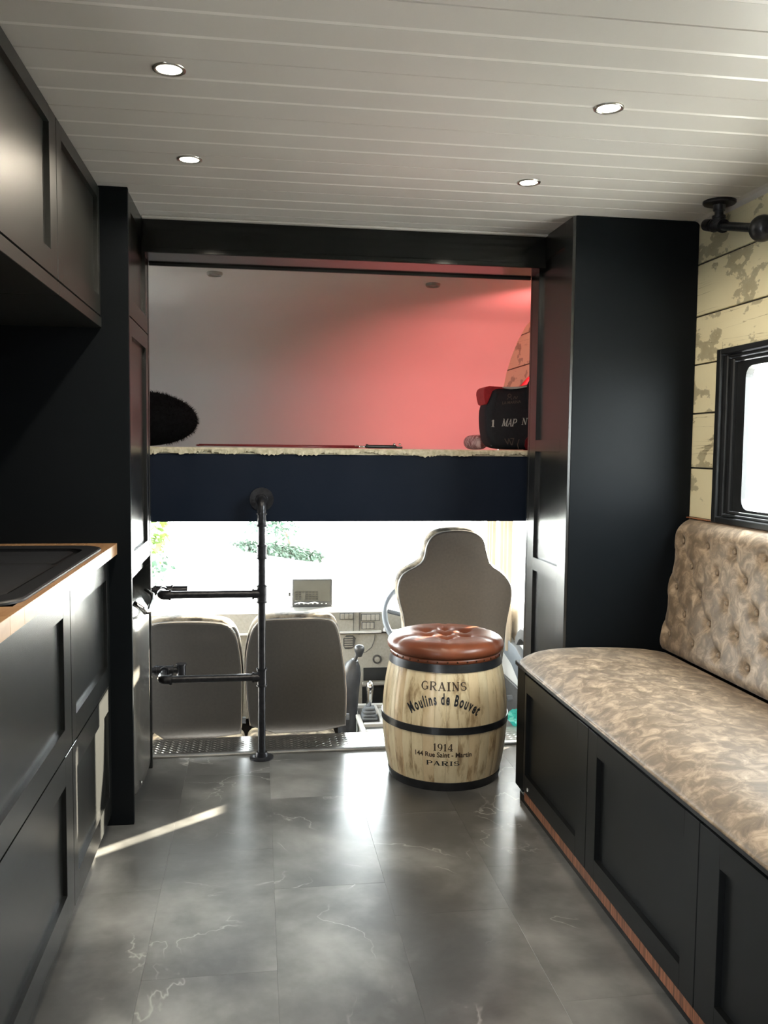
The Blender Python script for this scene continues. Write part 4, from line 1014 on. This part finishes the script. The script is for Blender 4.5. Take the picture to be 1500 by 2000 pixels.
# ================================================================== dashboard
da = thing('dashboard', (0.25, 4.85, 0.0), 'grey moulded truck dashboard with switches and air vents', 'dashboard')
b = B(); prism(b, [(4.60, 0.215), (4.605, 0.325), (4.66, 0.331), (4.80, 0.331), (5.24, 0.300), (5.24, -0.3), (4.80, -0.3), (4.66, 0.12), (4.64, 0.205)], -0.76, 1.25, 'X'); obj('upper_moulding', b, 'dash', da, smooth=True, auto=True)
b = B(); prism(b, [(4.615, 0.206), (4.59, 0.213), (4.59, 0.222), (4.62, 0.226)], -0.70, 0.66, 'X'); obj('ledge', b, 'cabwhite', da)
b = B(); bx(b, 0.36, 1.10, 4.612, 4.80, -0.30, 0.205, 0.012, 2); obj('centre_panel', b, 'dash', da, smooth=True, auto=True)
b = B(); bx(b, 0.540, 0.5425, 4.5985, 4.606, 0.20, 0.325); obj('panel_seam', b, 'dashd', da)
b = B(); bx(b, 0.508, 0.5105, 4.5985, 4.606, 0.22, 0.325); obj('panel_seam', b, 'dashd', da)
def switches(x0, x1, z0, z1, n):
    b = B(); bx(b, x0-0.003, x1+0.003, 4.596, 4.604, z0-0.003, z1+0.003, 0.001, 1); bk_ = obj('switch_bezel', b, 'dashd', da)
    w_ = (x1-x0)/n
    for i in range(n):
        b = B(); bx(b, x0+w_*i+0.0012, x0+w_*(i+1)-0.0012, 4.590, 4.5965, z0, z1, 0.0015, 1); obj('rocker_switch', b, 'dash', bk_)
switches(0.553, 0.650, 0.280, 0.312, 4); switches(0.556, 0.620, 0.236, 0.268, 3); switches(0.438, 0.506, 0.290, 0.318, 3)
v0 = B(); prism(v0, smooth_outline([(0.455, 0.125), (0.455, 0.198), (0.525, 0.198), (0.515, 0.135), (0.495, 0.122)], 1), 4.604, 4.613, 'Y', 0.002, 1); vent = obj('air_vent', v0, 'dashd', da)
for i in range(5):
    b = B(); bx(b, 0.462, 0.506, 4.5995, 4.6045, 0.135+i*0.0125, 0.140+i*0.0125); obj('vent_slat', b, 'dash', vent)
b = B(); lathe(b, [(0.0245, 0.0), (0.0245, -0.006), (0.018, -0.006), (0.0175, -0.003), (0.0001, -0.003)], (0.640, 4.6119, 0.064), 24, 'Y'); dk = obj('knob_ring', b, 'dashd', da, smooth=True, auto=True)
b = B(); lathe(b, [(0.0150, -0.003), (0.0145, -0.014), (0.0001, -0.016)], (0.640, 4.612, 0.064), 20, 'Y'); obj('rotary_knob', b, 'dash', dk, smooth=True, auto=True)
b = B(); bx(b, 0.566, 0.76, 4.604, 4.6125, -0.052, 0.018, 0.002, 1); obj('radio_slot', b, 'blackp', da)
b = B(); bx(b, 0.560, 0.78, 4.585, 4.613, -0.075, -0.060, 0.003, 1); obj('shelf_lip', b, 'dash', da)
b = B(); bx(b, 0.560, 0.78, 4.604, 4.6125, -0.24, -0.085, 0.002, 1); obj('lower_recess', b, 'blackp', da)
b = B(); tube(b, [(0.545, 4.612, 0.10), (0.58, 4.610, 0.105), (0.61, 4.61, 0.13), (0.625, 4.61, 0.17), (0.628, 4.61, 0.20)], 0.0022, 6); obj('moulding_line', b, 'dashd', da)
# steering wheel
sw = thing('steering_wheel', (0.875, 4.40, 0.33), 'grey steering wheel half hidden behind the driver seat', 'steering wheel')
b = B(); Cw = Vector((0.875, 4.40, 0.33)); nrm = Vector((0, -0.75, 0.66)).normalized(); uu = Vector((1, 0, 0)); vv = nrm.cross(uu)
tube(b, [Cw+uu*0.225*math.cos(2*PI*i/48)+vv*0.225*math.sin(2*PI*i/48) for i in range(49)], 0.015, 12, cap=False); obj('rim', b, 'cabgrey', sw, smooth=True)
b = B(); cyl(b, Cw-nrm*0.04, Cw+nrm*0.01, 0.07, 24); cyl(b, Cw-nrm*0.04, Cw-nrm*0.16, 0.03, 12); obj('hub', b, 'dashd', sw, smooth=True, auto=True)
for a in (0.2, PI-0.2, -PI/2):
    b = B(); d = uu*math.cos(a)+vv*math.sin(a); tube(b, [Cw+d*0.05-nrm*0.02, Cw+d*0.14-nrm*0.012, Cw+d*0.222], [0.016, 0.012, 0.011], 8); obj('spoke', b, 'cabgrey', sw, smooth=True)
b = B(); tube(b, [(0.80, 4.47, 0.25), (0.70, 4.46, 0.245), (0.655, 4.45, 0.262)], [0.010, 0.011, 0.013], 8); obj('indicator_stalk', b, 'cabwhite', sw, smooth=True)
# gear lever
gl = thing('gear_lever', (0.478, 4.26, -0.30), 'tall gear lever with round knob and dark rubber boot by the passenger seat', 'gear lever')
b = B(); tube(b, [(0.448, 4.30, -0.42), (0.448, 4.30, -0.18), (0.456, 4.29, -0.02), (0.464, 4.28, 0.08), (0.472, 4.266, 0.125), (0.480, 4.258, 0.150)], [0.045, 0.047, 0.050, 0.050, 0.036, 0.016], 20); obj('boot', b, 'lever', gl, smooth=True, auto=True)
b = B(); cyl(b, (0.478, 4.258, 0.14), (0.492, 4.252, 0.185), 0.009, 12); obj('shaft', b, 'lever', gl, smooth=True, auto=True)
b = B(); lathe(b, [(0.0005, -0.030), (0.012, -0.028), (0.019, -0.012), (0.0255, 0.004), (0.0255, 0.018), (0.018, 0.029), (0.0005, 0.033)], (0.501, 4.25, 0.196), 24); o = obj('knob', b, 'lever', gl, smooth=True)
b = B(); lathe(b, [(0.052, 0), (0.054, 0.006), (0.052, 0.012)], (0.450, 4.30, -0.02), 24); obj('boot_collar', b, 'dashd', gl, smooth=True)
# handbrake selector and console
co = thing('centre_console', (0.56, 4.14, -0.58), 'pale grey centre console tray with cup recesses beside the seat', 'console')
b = B(); bx(b, 0.505, 0.675, 3.95, 4.40, -0.58, -0.135, 0.01, 2); obj('body', b, 'cabwhite', co, smooth=True, auto=True)
for (xa, xb_, ya, yb_, za) in ((0.482, 0.504, 3.95, 4.22, 0), (0.592, 0.606, 4.09, 4.37, 0), (0.662, 0.675, 3.987, 4.37, 0), (0.5045, 0.675, 3.95, 3.985, 0), (0.5045, 0.66, 4.062, 4.085, 0), (0.5045, 0.675, 4.375, 4.40, 0)):
    b = B(); bx(b, xa, xb_, ya, yb_, -0.1345, -0.115, 0.003, 1); obj('tray_wall', b, 'cabwhite', co)
b = B(); bx(b, 0.506, 0.660, 3.987, 4.060, -0.1345, -0.131); obj('tray_mat', b, 'dashd', co)
b = B(); bx(b, 0.506, 0.590, 4.09, 4.37, -0.1345, -0.131); obj('tray_mat', b, 'dashd', co)
hb = thing('parking_brake_lever', (0.53, 4.20, -0.115), 'short lever with pale handle and stepped boot on the console', 'lever')
for k_, (r_, z_) in enumerate(((0.040, -0.1295), (0.036, -0.114), (0.032, -0.0985), (0.027, -0.083))):
    b = B(); prism(b, rrect(0.545-r_, 0.545+r_, 4.19-r_, 4.19+r_, 0.012, 3), z_, z_+0.0135, 'Z', 0.004, 2); obj('boot_fold', b, 'cabgrey', hb, smooth=True, auto=True)
b = B(); tube(b, [(0.540, 4.20, -0.075), (0.548, 4.195, -0.04), (0.547, 4.185, 0.0), (0.547, 4.18, 0.035), (0.547, 4.178, 0.055), (0.547, 4.177, 0.063)], [0.012, 0.013, 0.017, 0.020, 0.014, 0.002], 14); obj('handle', b, 'chrome', hb, smooth=True)
# monitor on the dash
mo = thing('monitor', (0.295, 4.75, 0.355), 'small grey dashboard monitor on a bracket facing the seats', 'monitor')
b = B(); prism(b, rrect(0.188, 0.406, 0.335, 0.484, 0.006, 3), 4.742, 4.765, 'Y', 0.003, 2); obj('case', b, 'dashd', mo, smooth=True, auto=True)
b = B(); bx(b, 0.197, 0.395, 4.7400, 4.7425, 0.362, 0.478); scn = obj('screen', b, 'screen', mo)
for i in range(7):
    for j in range(4):
        if i == 2 and j < 3: continue
        b = B(); bx(b, 0.204+i*0.0185, 0.217+i*0.0185, 4.7392, 4.7401, 0.372+j*0.0125, 0.381+j*0.0125); obj('screen_key', b, 'screendots', scn)
for i in range(7):
    b = B(); bx(b, 0.222+i*0.0245, 0.231+i*0.0245, 4.7405, 4.7425, 0.3465, 0.3515); obj('button', b, 'whitepl', mo)
b = B(); bx(b, 0.178, 0.415, 4.745, 4.79, 0.3315, 0.3345); obj('bracket', b, 'dashd', mo)
b = B(); bx(b, 0.176, 0.180, 4.75, 4.762, 0.356, 0.44); bx(b, 0.168, 0.180, 4.752, 4.760, 0.39, 0.41); obj('side_arm', b, 'dashd', mo)
b = B(); tube(b, [(0.20, 4.715, 0.354), (0.23, 4.71, 0.362), (0.27, 4.708, 0.357), (0.31, 4.71, 0.362), (0.33, 4.712, 0.356)], 0.003, 6); cb = obj('cable', b, 'whitepl', None, smooth=True, loc=(0.26, 4.71, 0.353)); tag(cb, 'thin white cable below the dashboard monitor', 'cable')
# curtains on the driver side window
for (ya, yb_, lb, x_) in ((4.60, 4.42, 'beige cab curtain, strip nearer the windscreen', 1.235), (4.36, 4.12, 'beige cab curtain, strip behind the driver headrest', 1.235)):
    b = B(); n = 40; A_ = []
    for i in range(n+1):
        u = i/n; y = ya+(yb_-ya)*u; x = x_+0.010*math.sin(u*22)
        A_.append([(x, y), (x+0.002, y)])
    top = [[b.verts.new((p[0], p[1], 1.07)) for p in q] for q in A_]; bot = [[b.verts.new((p[0], p[1], 0.20)) for p in q] for q in A_]
    for i in range(n):
        b.faces.new((top[i][0], top[i+1][0], bot[i+1][0], bot[i][0])); b.faces.new((top[i][1], bot[i][1], bot[i+1][1], top[i+1][1]))
        b.faces.new((top[i][0], top[i][1], top[i+1][1], top[i+1][0])); b.faces.new((bot[i][0], bot[i+1][0], bot[i+1][1], bot[i][1]))
    for i in (0, n): b.faces.new((top[i][0], bot[i][0], bot[i][1], top[i][1]))
    c = obj('cab_curtain', b, 'curtain', None, smooth=True, loc=(x_, ya, 0.2)); tag(c, lb, 'curtain', 'curtains at the driver window')
# driver door trim
b = B(); bx(b, 1.256, 1.2695, 3.605, 4.95, -0.575, 0.04, 0.003, 1); obj('door_card', b, 'dashd', dR)
b = B(); prism(b, smooth_outline([(3.72, 0.02), (3.72, 0.16), (3.86, 0.20), (4.10, 0.26), (4.55, 0.27), (4.55, 0.19), (4.15, 0.17), (3.95, 0.08), (3.82, 0.0)], 1), 1.235, 1.269, 'X', 0.006, 2); obj('armrest', b, 'cabgrey', dR, smooth=True, auto=True)
b = B(); prism(b, smooth_outline([(3.85, 0.29), (3.84, 0.34), (3.90, 0.375), (3.99, 0.33), (4.02, 0.275), (3.98, 0.265), (3.95, 0.30), (3.90, 0.315)], 1), 1.225, 1.269, 'X', 0.004, 1); obj('pull_handle', b, 'dashd', dR, smooth=True, auto=True)
b = B(); lathe(b, [(0.05, 0), (0.05, -0.008), (0.0001, -0.008)], (1.2555, 3.95, -0.10), 24, 'X'); obj('speaker_ring', b, 'lever', dR)
# teal bag on the step
b = B(); bmesh.ops.create_icosphere(b, subdivisions=3, radius=1); random.seed(2)
for v in b.verts: v.co = Vector((1.150+0.048*v.co.x*(1+0.2*random.uniform(-1, 1)), 3.67+0.030*v.co.y, 0.018+0.042*v.co.z*(1+0.25*random.uniform(-1, 1))))
tb = obj('teal_bag', b, 'teal', None, smooth=False, loc=(1.152, 3.67, -0.02)); tag(tb, 'crumpled teal plastic bag behind the barrel stool by the bench', 'bag')
b = B(); bx(b, 1.085, 1.25, 3.605, 3.78, -0.58, -0.024, 0.004, 1); sb = obj('storage_box', b, 'dashd', None, loc=(1.17, 3.7, -0.58)); tag(sb, 'dark box under the teal plastic bag beside the driver seat', 'box')

# ================================================================== barrel stool
BX, BY = 0.690, 3.128
bs = thing('barrel_stool', (BX, BY, 0), 'printed wooden barrel stool with tan buttoned leather seat', 'stool')
def rad(z):
    t = (z-0.225)/0.225; return 0.231-0.031*t*t
NS = 34
b = B(); lathe(b, [(rad(z)-0.014, z) for z in [0.012+0.43*i/16 for i in range(17)]], (BX, BY, 0), 48); obj('inner_drum', b, 'band', bs, smooth=True, auto=True)
stave_me = None
for i in range(NS):
    if stave_me is None:
        b = B(); half = PI/NS*0.988; rows = 18; ws = 3
        R_ = []
        for k_ in range(rows+1):
            z = 0.006+0.443*k_/rows; row = []
            for q in range(ws+1):
                a = -half+2*half*q/ws; edge_ = 0.0016 if q in (0, ws) else 0
                r = rad(z)-edge_; row.append((b.verts.new((r*math.cos(a), r*math.sin(a), z)), b.verts.new(((r-0.014)*math.cos(a), (r-0.014)*math.sin(a), z))))
            R_.append(row)
        for k_ in range(rows):
            for q in range(ws): b.faces.new((R_[k_][q][0], R_[k_][q+1][0], R_[k_+1][q+1][0], R_[k_+1][q][0]))
            b.faces.new((R_[k_][0][0], R_[k_+1][0][0], R_[k_+1][0][1], R_[k_][0][1])); b.faces.new((R_[k_][ws][0], R_[k_][ws][1], R_[k_+1][ws][1], R_[k_+1][ws][0]))
        me = bpy.data.meshes.new('barrel_stave'); bmesh.ops.recalc_face_normals(b, faces=b.faces); b.to_mesh(me); b.free(); me.materials.append(M['stave'])
        for p in me.polygons: p.use_smooth = True
        me.set_sharp_from_angle(angle=math.radians(30))
        stave_me = me
    o = bpy.data.objects.new('barrel_stave', stave_me); COL.objects.link(o); o.parent = bs; o.rotation_euler = (0, 0, 2*PI*i/NS)
def hoop(z0, z1, nm='hoop', t_=0.0035):
    b = B(); n = 64
    R_ = []
    for (z, dr) in ((z0, 0.0), (z0, t_), (z1, t_), (z1, 0.0)):
        R_.append([b.verts.new((BX+(rad(z)+dr+0.0002)*math.cos(2*PI*k_/n), BY+(rad(z)+dr+0.0002)*math.sin(2*PI*k_/n), z)) for k_ in range(n)])
    for i in range(4):
        for k_ in range(n): b.faces.new((R_[i][k_], R_[i][(k_+1) % n], R_[(i+1) % 4][(k_+1) % n], R_[(i+1) % 4][k_]))
    obj(nm, b, 'band', bs, smooth=True, auto=True)
hoop(0.0, 0.032); hoop(0.211, 0.236); hoop(0.424, 0.453)
# leather seat
b = B(); n = 96; R_ = []
dim = [(0.0, 0.0)]
CRE = 8
prof0 = [(0.196, 0.466), (0.208, 0.470), (0.2145, 0.479), (0.2155, 0.490), (0.212, 0.501), (0.204, 0.510), (0.192, 0.517), (0.175, 0.522), (0.155, 0.525), (0.13, 0.526), (0.10, 0.5255), (0.07, 0.5245), (0.04, 0.523), (0.0015, 0.5225)]
prof = []
for i in range(len(prof0)-1):
    m_ = 2 if prof0[i][0] > 0.19 else 5
    for j in range(m_): prof.append((prof0[i][0]+(prof0[i+1][0]-prof0[i][0])*j/m_, prof0[i][1]+(prof0[i+1][1]-prof0[i][1])*j/m_))
prof.append(prof0[-1])
btns = [(0.0, 0.0)] + [(0.085*math.cos(2*PI*i/6+0.35), 0.085*math.sin(2*PI*i/6+0.35)) for i in range(6)]
for (r, z) in prof:
    ring_ = []
    for k_ in range(n):
        a = 2*PI*k_/n; x, y = r*math.cos(a), r*math.sin(a); zz = z
        for (bx_, by_) in btns:
            d2 = (x-bx_)**2+(y-by_)**2; zz -= 0.020*math.exp(-d2/(2*0.016**2))
        # radial creases
        cr_ = 0
        for i in range(6):
            aa = 2*PI*i/6+0.35; da_ = (a-aa+PI) % (2*PI)-PI; dd = abs(da_)*r
            if r > 0.085: cr_ = max(cr_, 0.0035*min(1, (r-0.085)/0.03)*math.exp(-(dd/0.008)**2))
            # chords between neighbouring buttons
            p, q = Vector(btns[1+i]), Vector(btns[1+(i+1) % 6])
            t = max(0, min(1, ((Vector((x, y))-p).dot(q-p))/(q-p).length_squared)); cr_ = max(cr_, 0.003*math.exp(-(((Vector((x, y))-p-(q-p)*t).length)/0.010)**2))
            t = max(0, min(1, Vector((x, y)).dot(p)/p.length_squared)); cr_ = max(cr_, 0.003*math.exp(-(((Vector((x, y))-p*t).length)/0.010)**2))
        s = 1-cr_*4.0*max(0, min(1, (r-0.17)/0.03))
        ring_.append(b.verts.new((BX+x*s, BY+y*s, zz-cr_)))
    R_.append(ring_)
for i in range(len(R_)-1):
    for k_ in range(n): b.faces.new((R_[i][k_], R_[i][(k_+1) % n], R_[i+1][(k_+1) % n], R_[i+1][k_]))
b.faces.new(R_[0][::-1]); b.faces.new(R_[-1])
sp_ = obj('leather_seat', b, 'leather', bs, smooth=True)
for (bx_, by_) in btns:
    b = B(); lathe(b, [(0.0065, 0), (0.006, 0.003), (0.003, 0.0045), (0.0001, 0.005)], (BX+bx_, BY+by_, 0.5030), 12); obj('seat_button', b, 'leather', sp_, smooth=True)
b = B(); lathe(b, [(0.197, 0.450), (0.2035, 0.4515), (0.2045, 0.460), (0.203, 0.467), (0.197, 0.4685)], (BX, BY, 0), 64); lb_ = obj('leather_band', b, 'leather', bs, smooth=True)
st_me = None
for i in range(36):
    a = 2*PI*i/36
    if st_me is None:
        b = B(); lathe(b, [(0.0038, 0), (0.0034, 0.0012), (0.0018, 0.0022), (0.0001, 0.0025)], (0, 0, 0), 8, 'X')
        me = bpy.data.meshes.new('stud'); b.to_mesh(me); b.free(); me.materials.append(M['copper']); st_me = me
    o = bpy.data.objects.new('stud', st_me); COL.objects.link(o); o.parent = lb_
    o.location = (0.2042*math.cos(a), 0.2042*math.sin(a), 0.4595); o.rotation_euler = (0, 0, a)
# printed lettering wrapped on the barrel; 'facing' angle points to the viewer's side
A0 = math.atan2(0.0-BY, 0.0-BX)
def bar(u, v):
    r = rad(v)+0.0006; a = A0+u/0.23; return (BX+r*math.cos(a), BY+r*math.sin(a), v)
def label_obj(bm, mat):
    c = Vector((BX, BY, 0)); 
    for f in bm.faces: pass
    obj('lettering', bm, mat, bs, keep=True)
OF = -0.003
b = B(); slab_text(b, 'GRAINS', bar, OF, 0.3635, 0.0300, 0.99, gap=0.10); label_obj(b, 'ink2')
b = B(); slab_text(b, '1914', bar, OF, 0.1525, 0.0270, 0.86, gap=0.10); label_obj(b, 'ink2')
b = B(); slab_text(b, 'PARIS', bar, OF, 0.0985, 0.0170, 1.62, gap=0.08); label_obj(b, 'ink')
b = font_mesh('144 Rue Saint - Martin', 0.0250, 0.0006)
for v in b.verts: v.co = Vector(bar(OF+v.co.x*0.93, 0.1300+v.co.y))
label_obj(b, 'ink2')
arcR = 0.187
txt = 'Moulins de Bouvet'
wds = {'M': 1.1, 'o': .72, 'u': .72, 'l': .38, 'i': .38, 'n': .72, 's': .62, ' ': .42, 'd': .74, 'e': .70, 'B': .86, 'v': .68, 't': .48}
tot = sum(wds[c] for c in txt); ang_tot = 1.30
pos = 0
for ch in txt:
    wd = wds[ch]; mid = pos+wd/2; pos += wd
    if ch == ' ': continue
    th = (mid/tot-0.5)*1.40
    bm_ = font_mesh(ch, 0.054, 0.0017)
    cx_ = OF+arcR*math.sin(th); cz_ = 0.1305+arcR*math.cos(th)
    for v in bm_.verts:
        lx, lz = v.co.x*0.50, v.co.y*1.0
        v.co = Vector(bar(cx_+lx*math.cos(th)+lz*math.sin(th), cz_-lx*math.sin(th)+lz*math.cos(th)))
    obj('lettering', bm_, 'ink', bs, keep=True)

# ================================================================== outdoors
b = B(); bx(b, -60, 60, -40, 80, -1.65, -1.45); struct('ground', b, 'concrete')
def leaf_cloud(bm, c, rad_, n, size, seed):
    random.seed(seed)
    for i in range(n):
        s = Vector((random.gauss(0, 1), random.gauss(0, 1), random.gauss(0, 1))).normalized()*random.random()**0.4
        p = Vector(c)+Vector((s.x*rad_[0], s.y*rad_[1], s.z*rad_[2]))
        d = Vector((random.uniform(-1, 1), random.uniform(-1, 1), random.uniform(-1, 0.3))).normalized()*size*random.uniform(0.6, 1.3); e = d.cross(Vector((random.random(), random.random(), 1))).normalized()*size*0.4
        bm.faces.new([bm.verts.new(q) for q in (p, p+d*0.5+e, p+d, p+d*0.5-e)])
def bush(name, base, stem_top, crown, rads, n, size, mat, seed, label, cat):
    t = thing(name, base, label, cat)
    b = B(); tube(b, [base, (Vector(base)+Vector(stem_top))/2+Vector((0.05, 0, 0)), stem_top], [0.05, 0.035, 0.02], 8); obj('trunk', b, 'bark', t, smooth=True)
    b = B(); leaf_cloud(b, crown, rads, n, size, seed); o = obj('foliage', b, mat, t, keep=True); o['kind'] = 'stuff'
bush('young_tree', (-1.12, 8.6, -1.45), (-1.05, 8.7, 0.3), (-1.0, 8.8, 0.30), (0.17, 0.2, 0.24), 150, 0.09, 'leaf', 4, 'yellow-green sapling outside, left edge of the windscreen', 'tree')
bush('shrub', (-1.15, 9.6, -1.45), (-1.12, 9.6, -0.5), (-1.10, 9.6, -0.12), (0.22, 0.3, 0.22), 130, 0.10, 'leafd', 6, 'darker shrub outside, below the yellow-green sapling', 'shrub')
bush('shade_tree', (0.9, 24.0, -1.45), (0.6, 24.0, -0.9), (0.42, 24.0, -0.95), (0.75, 0.7, 0.38), 420, 0.13, 'leafd', 8, 'small dark tree outside, right of the ladder pole top', 'tree')
b = B(); leaf_cloud(b, (0, 0, 0), (1.15, 0.35, 0.16), 1700, 0.13, 9)
for v in b.verts: v.co = Vector((0.45+v.co.x, 21.5+v.co.y-v.co.x*1.4, -1.30+v.co.z))
hg = obj('low_hedge', b, 'hedge', None, keep=True, loc=(0.45, 21.5, -1.45)); tag(hg, 'low clipped hedge outside crossing behind the ladder pole', 'hedge'); hg['kind'] = 'stuff'
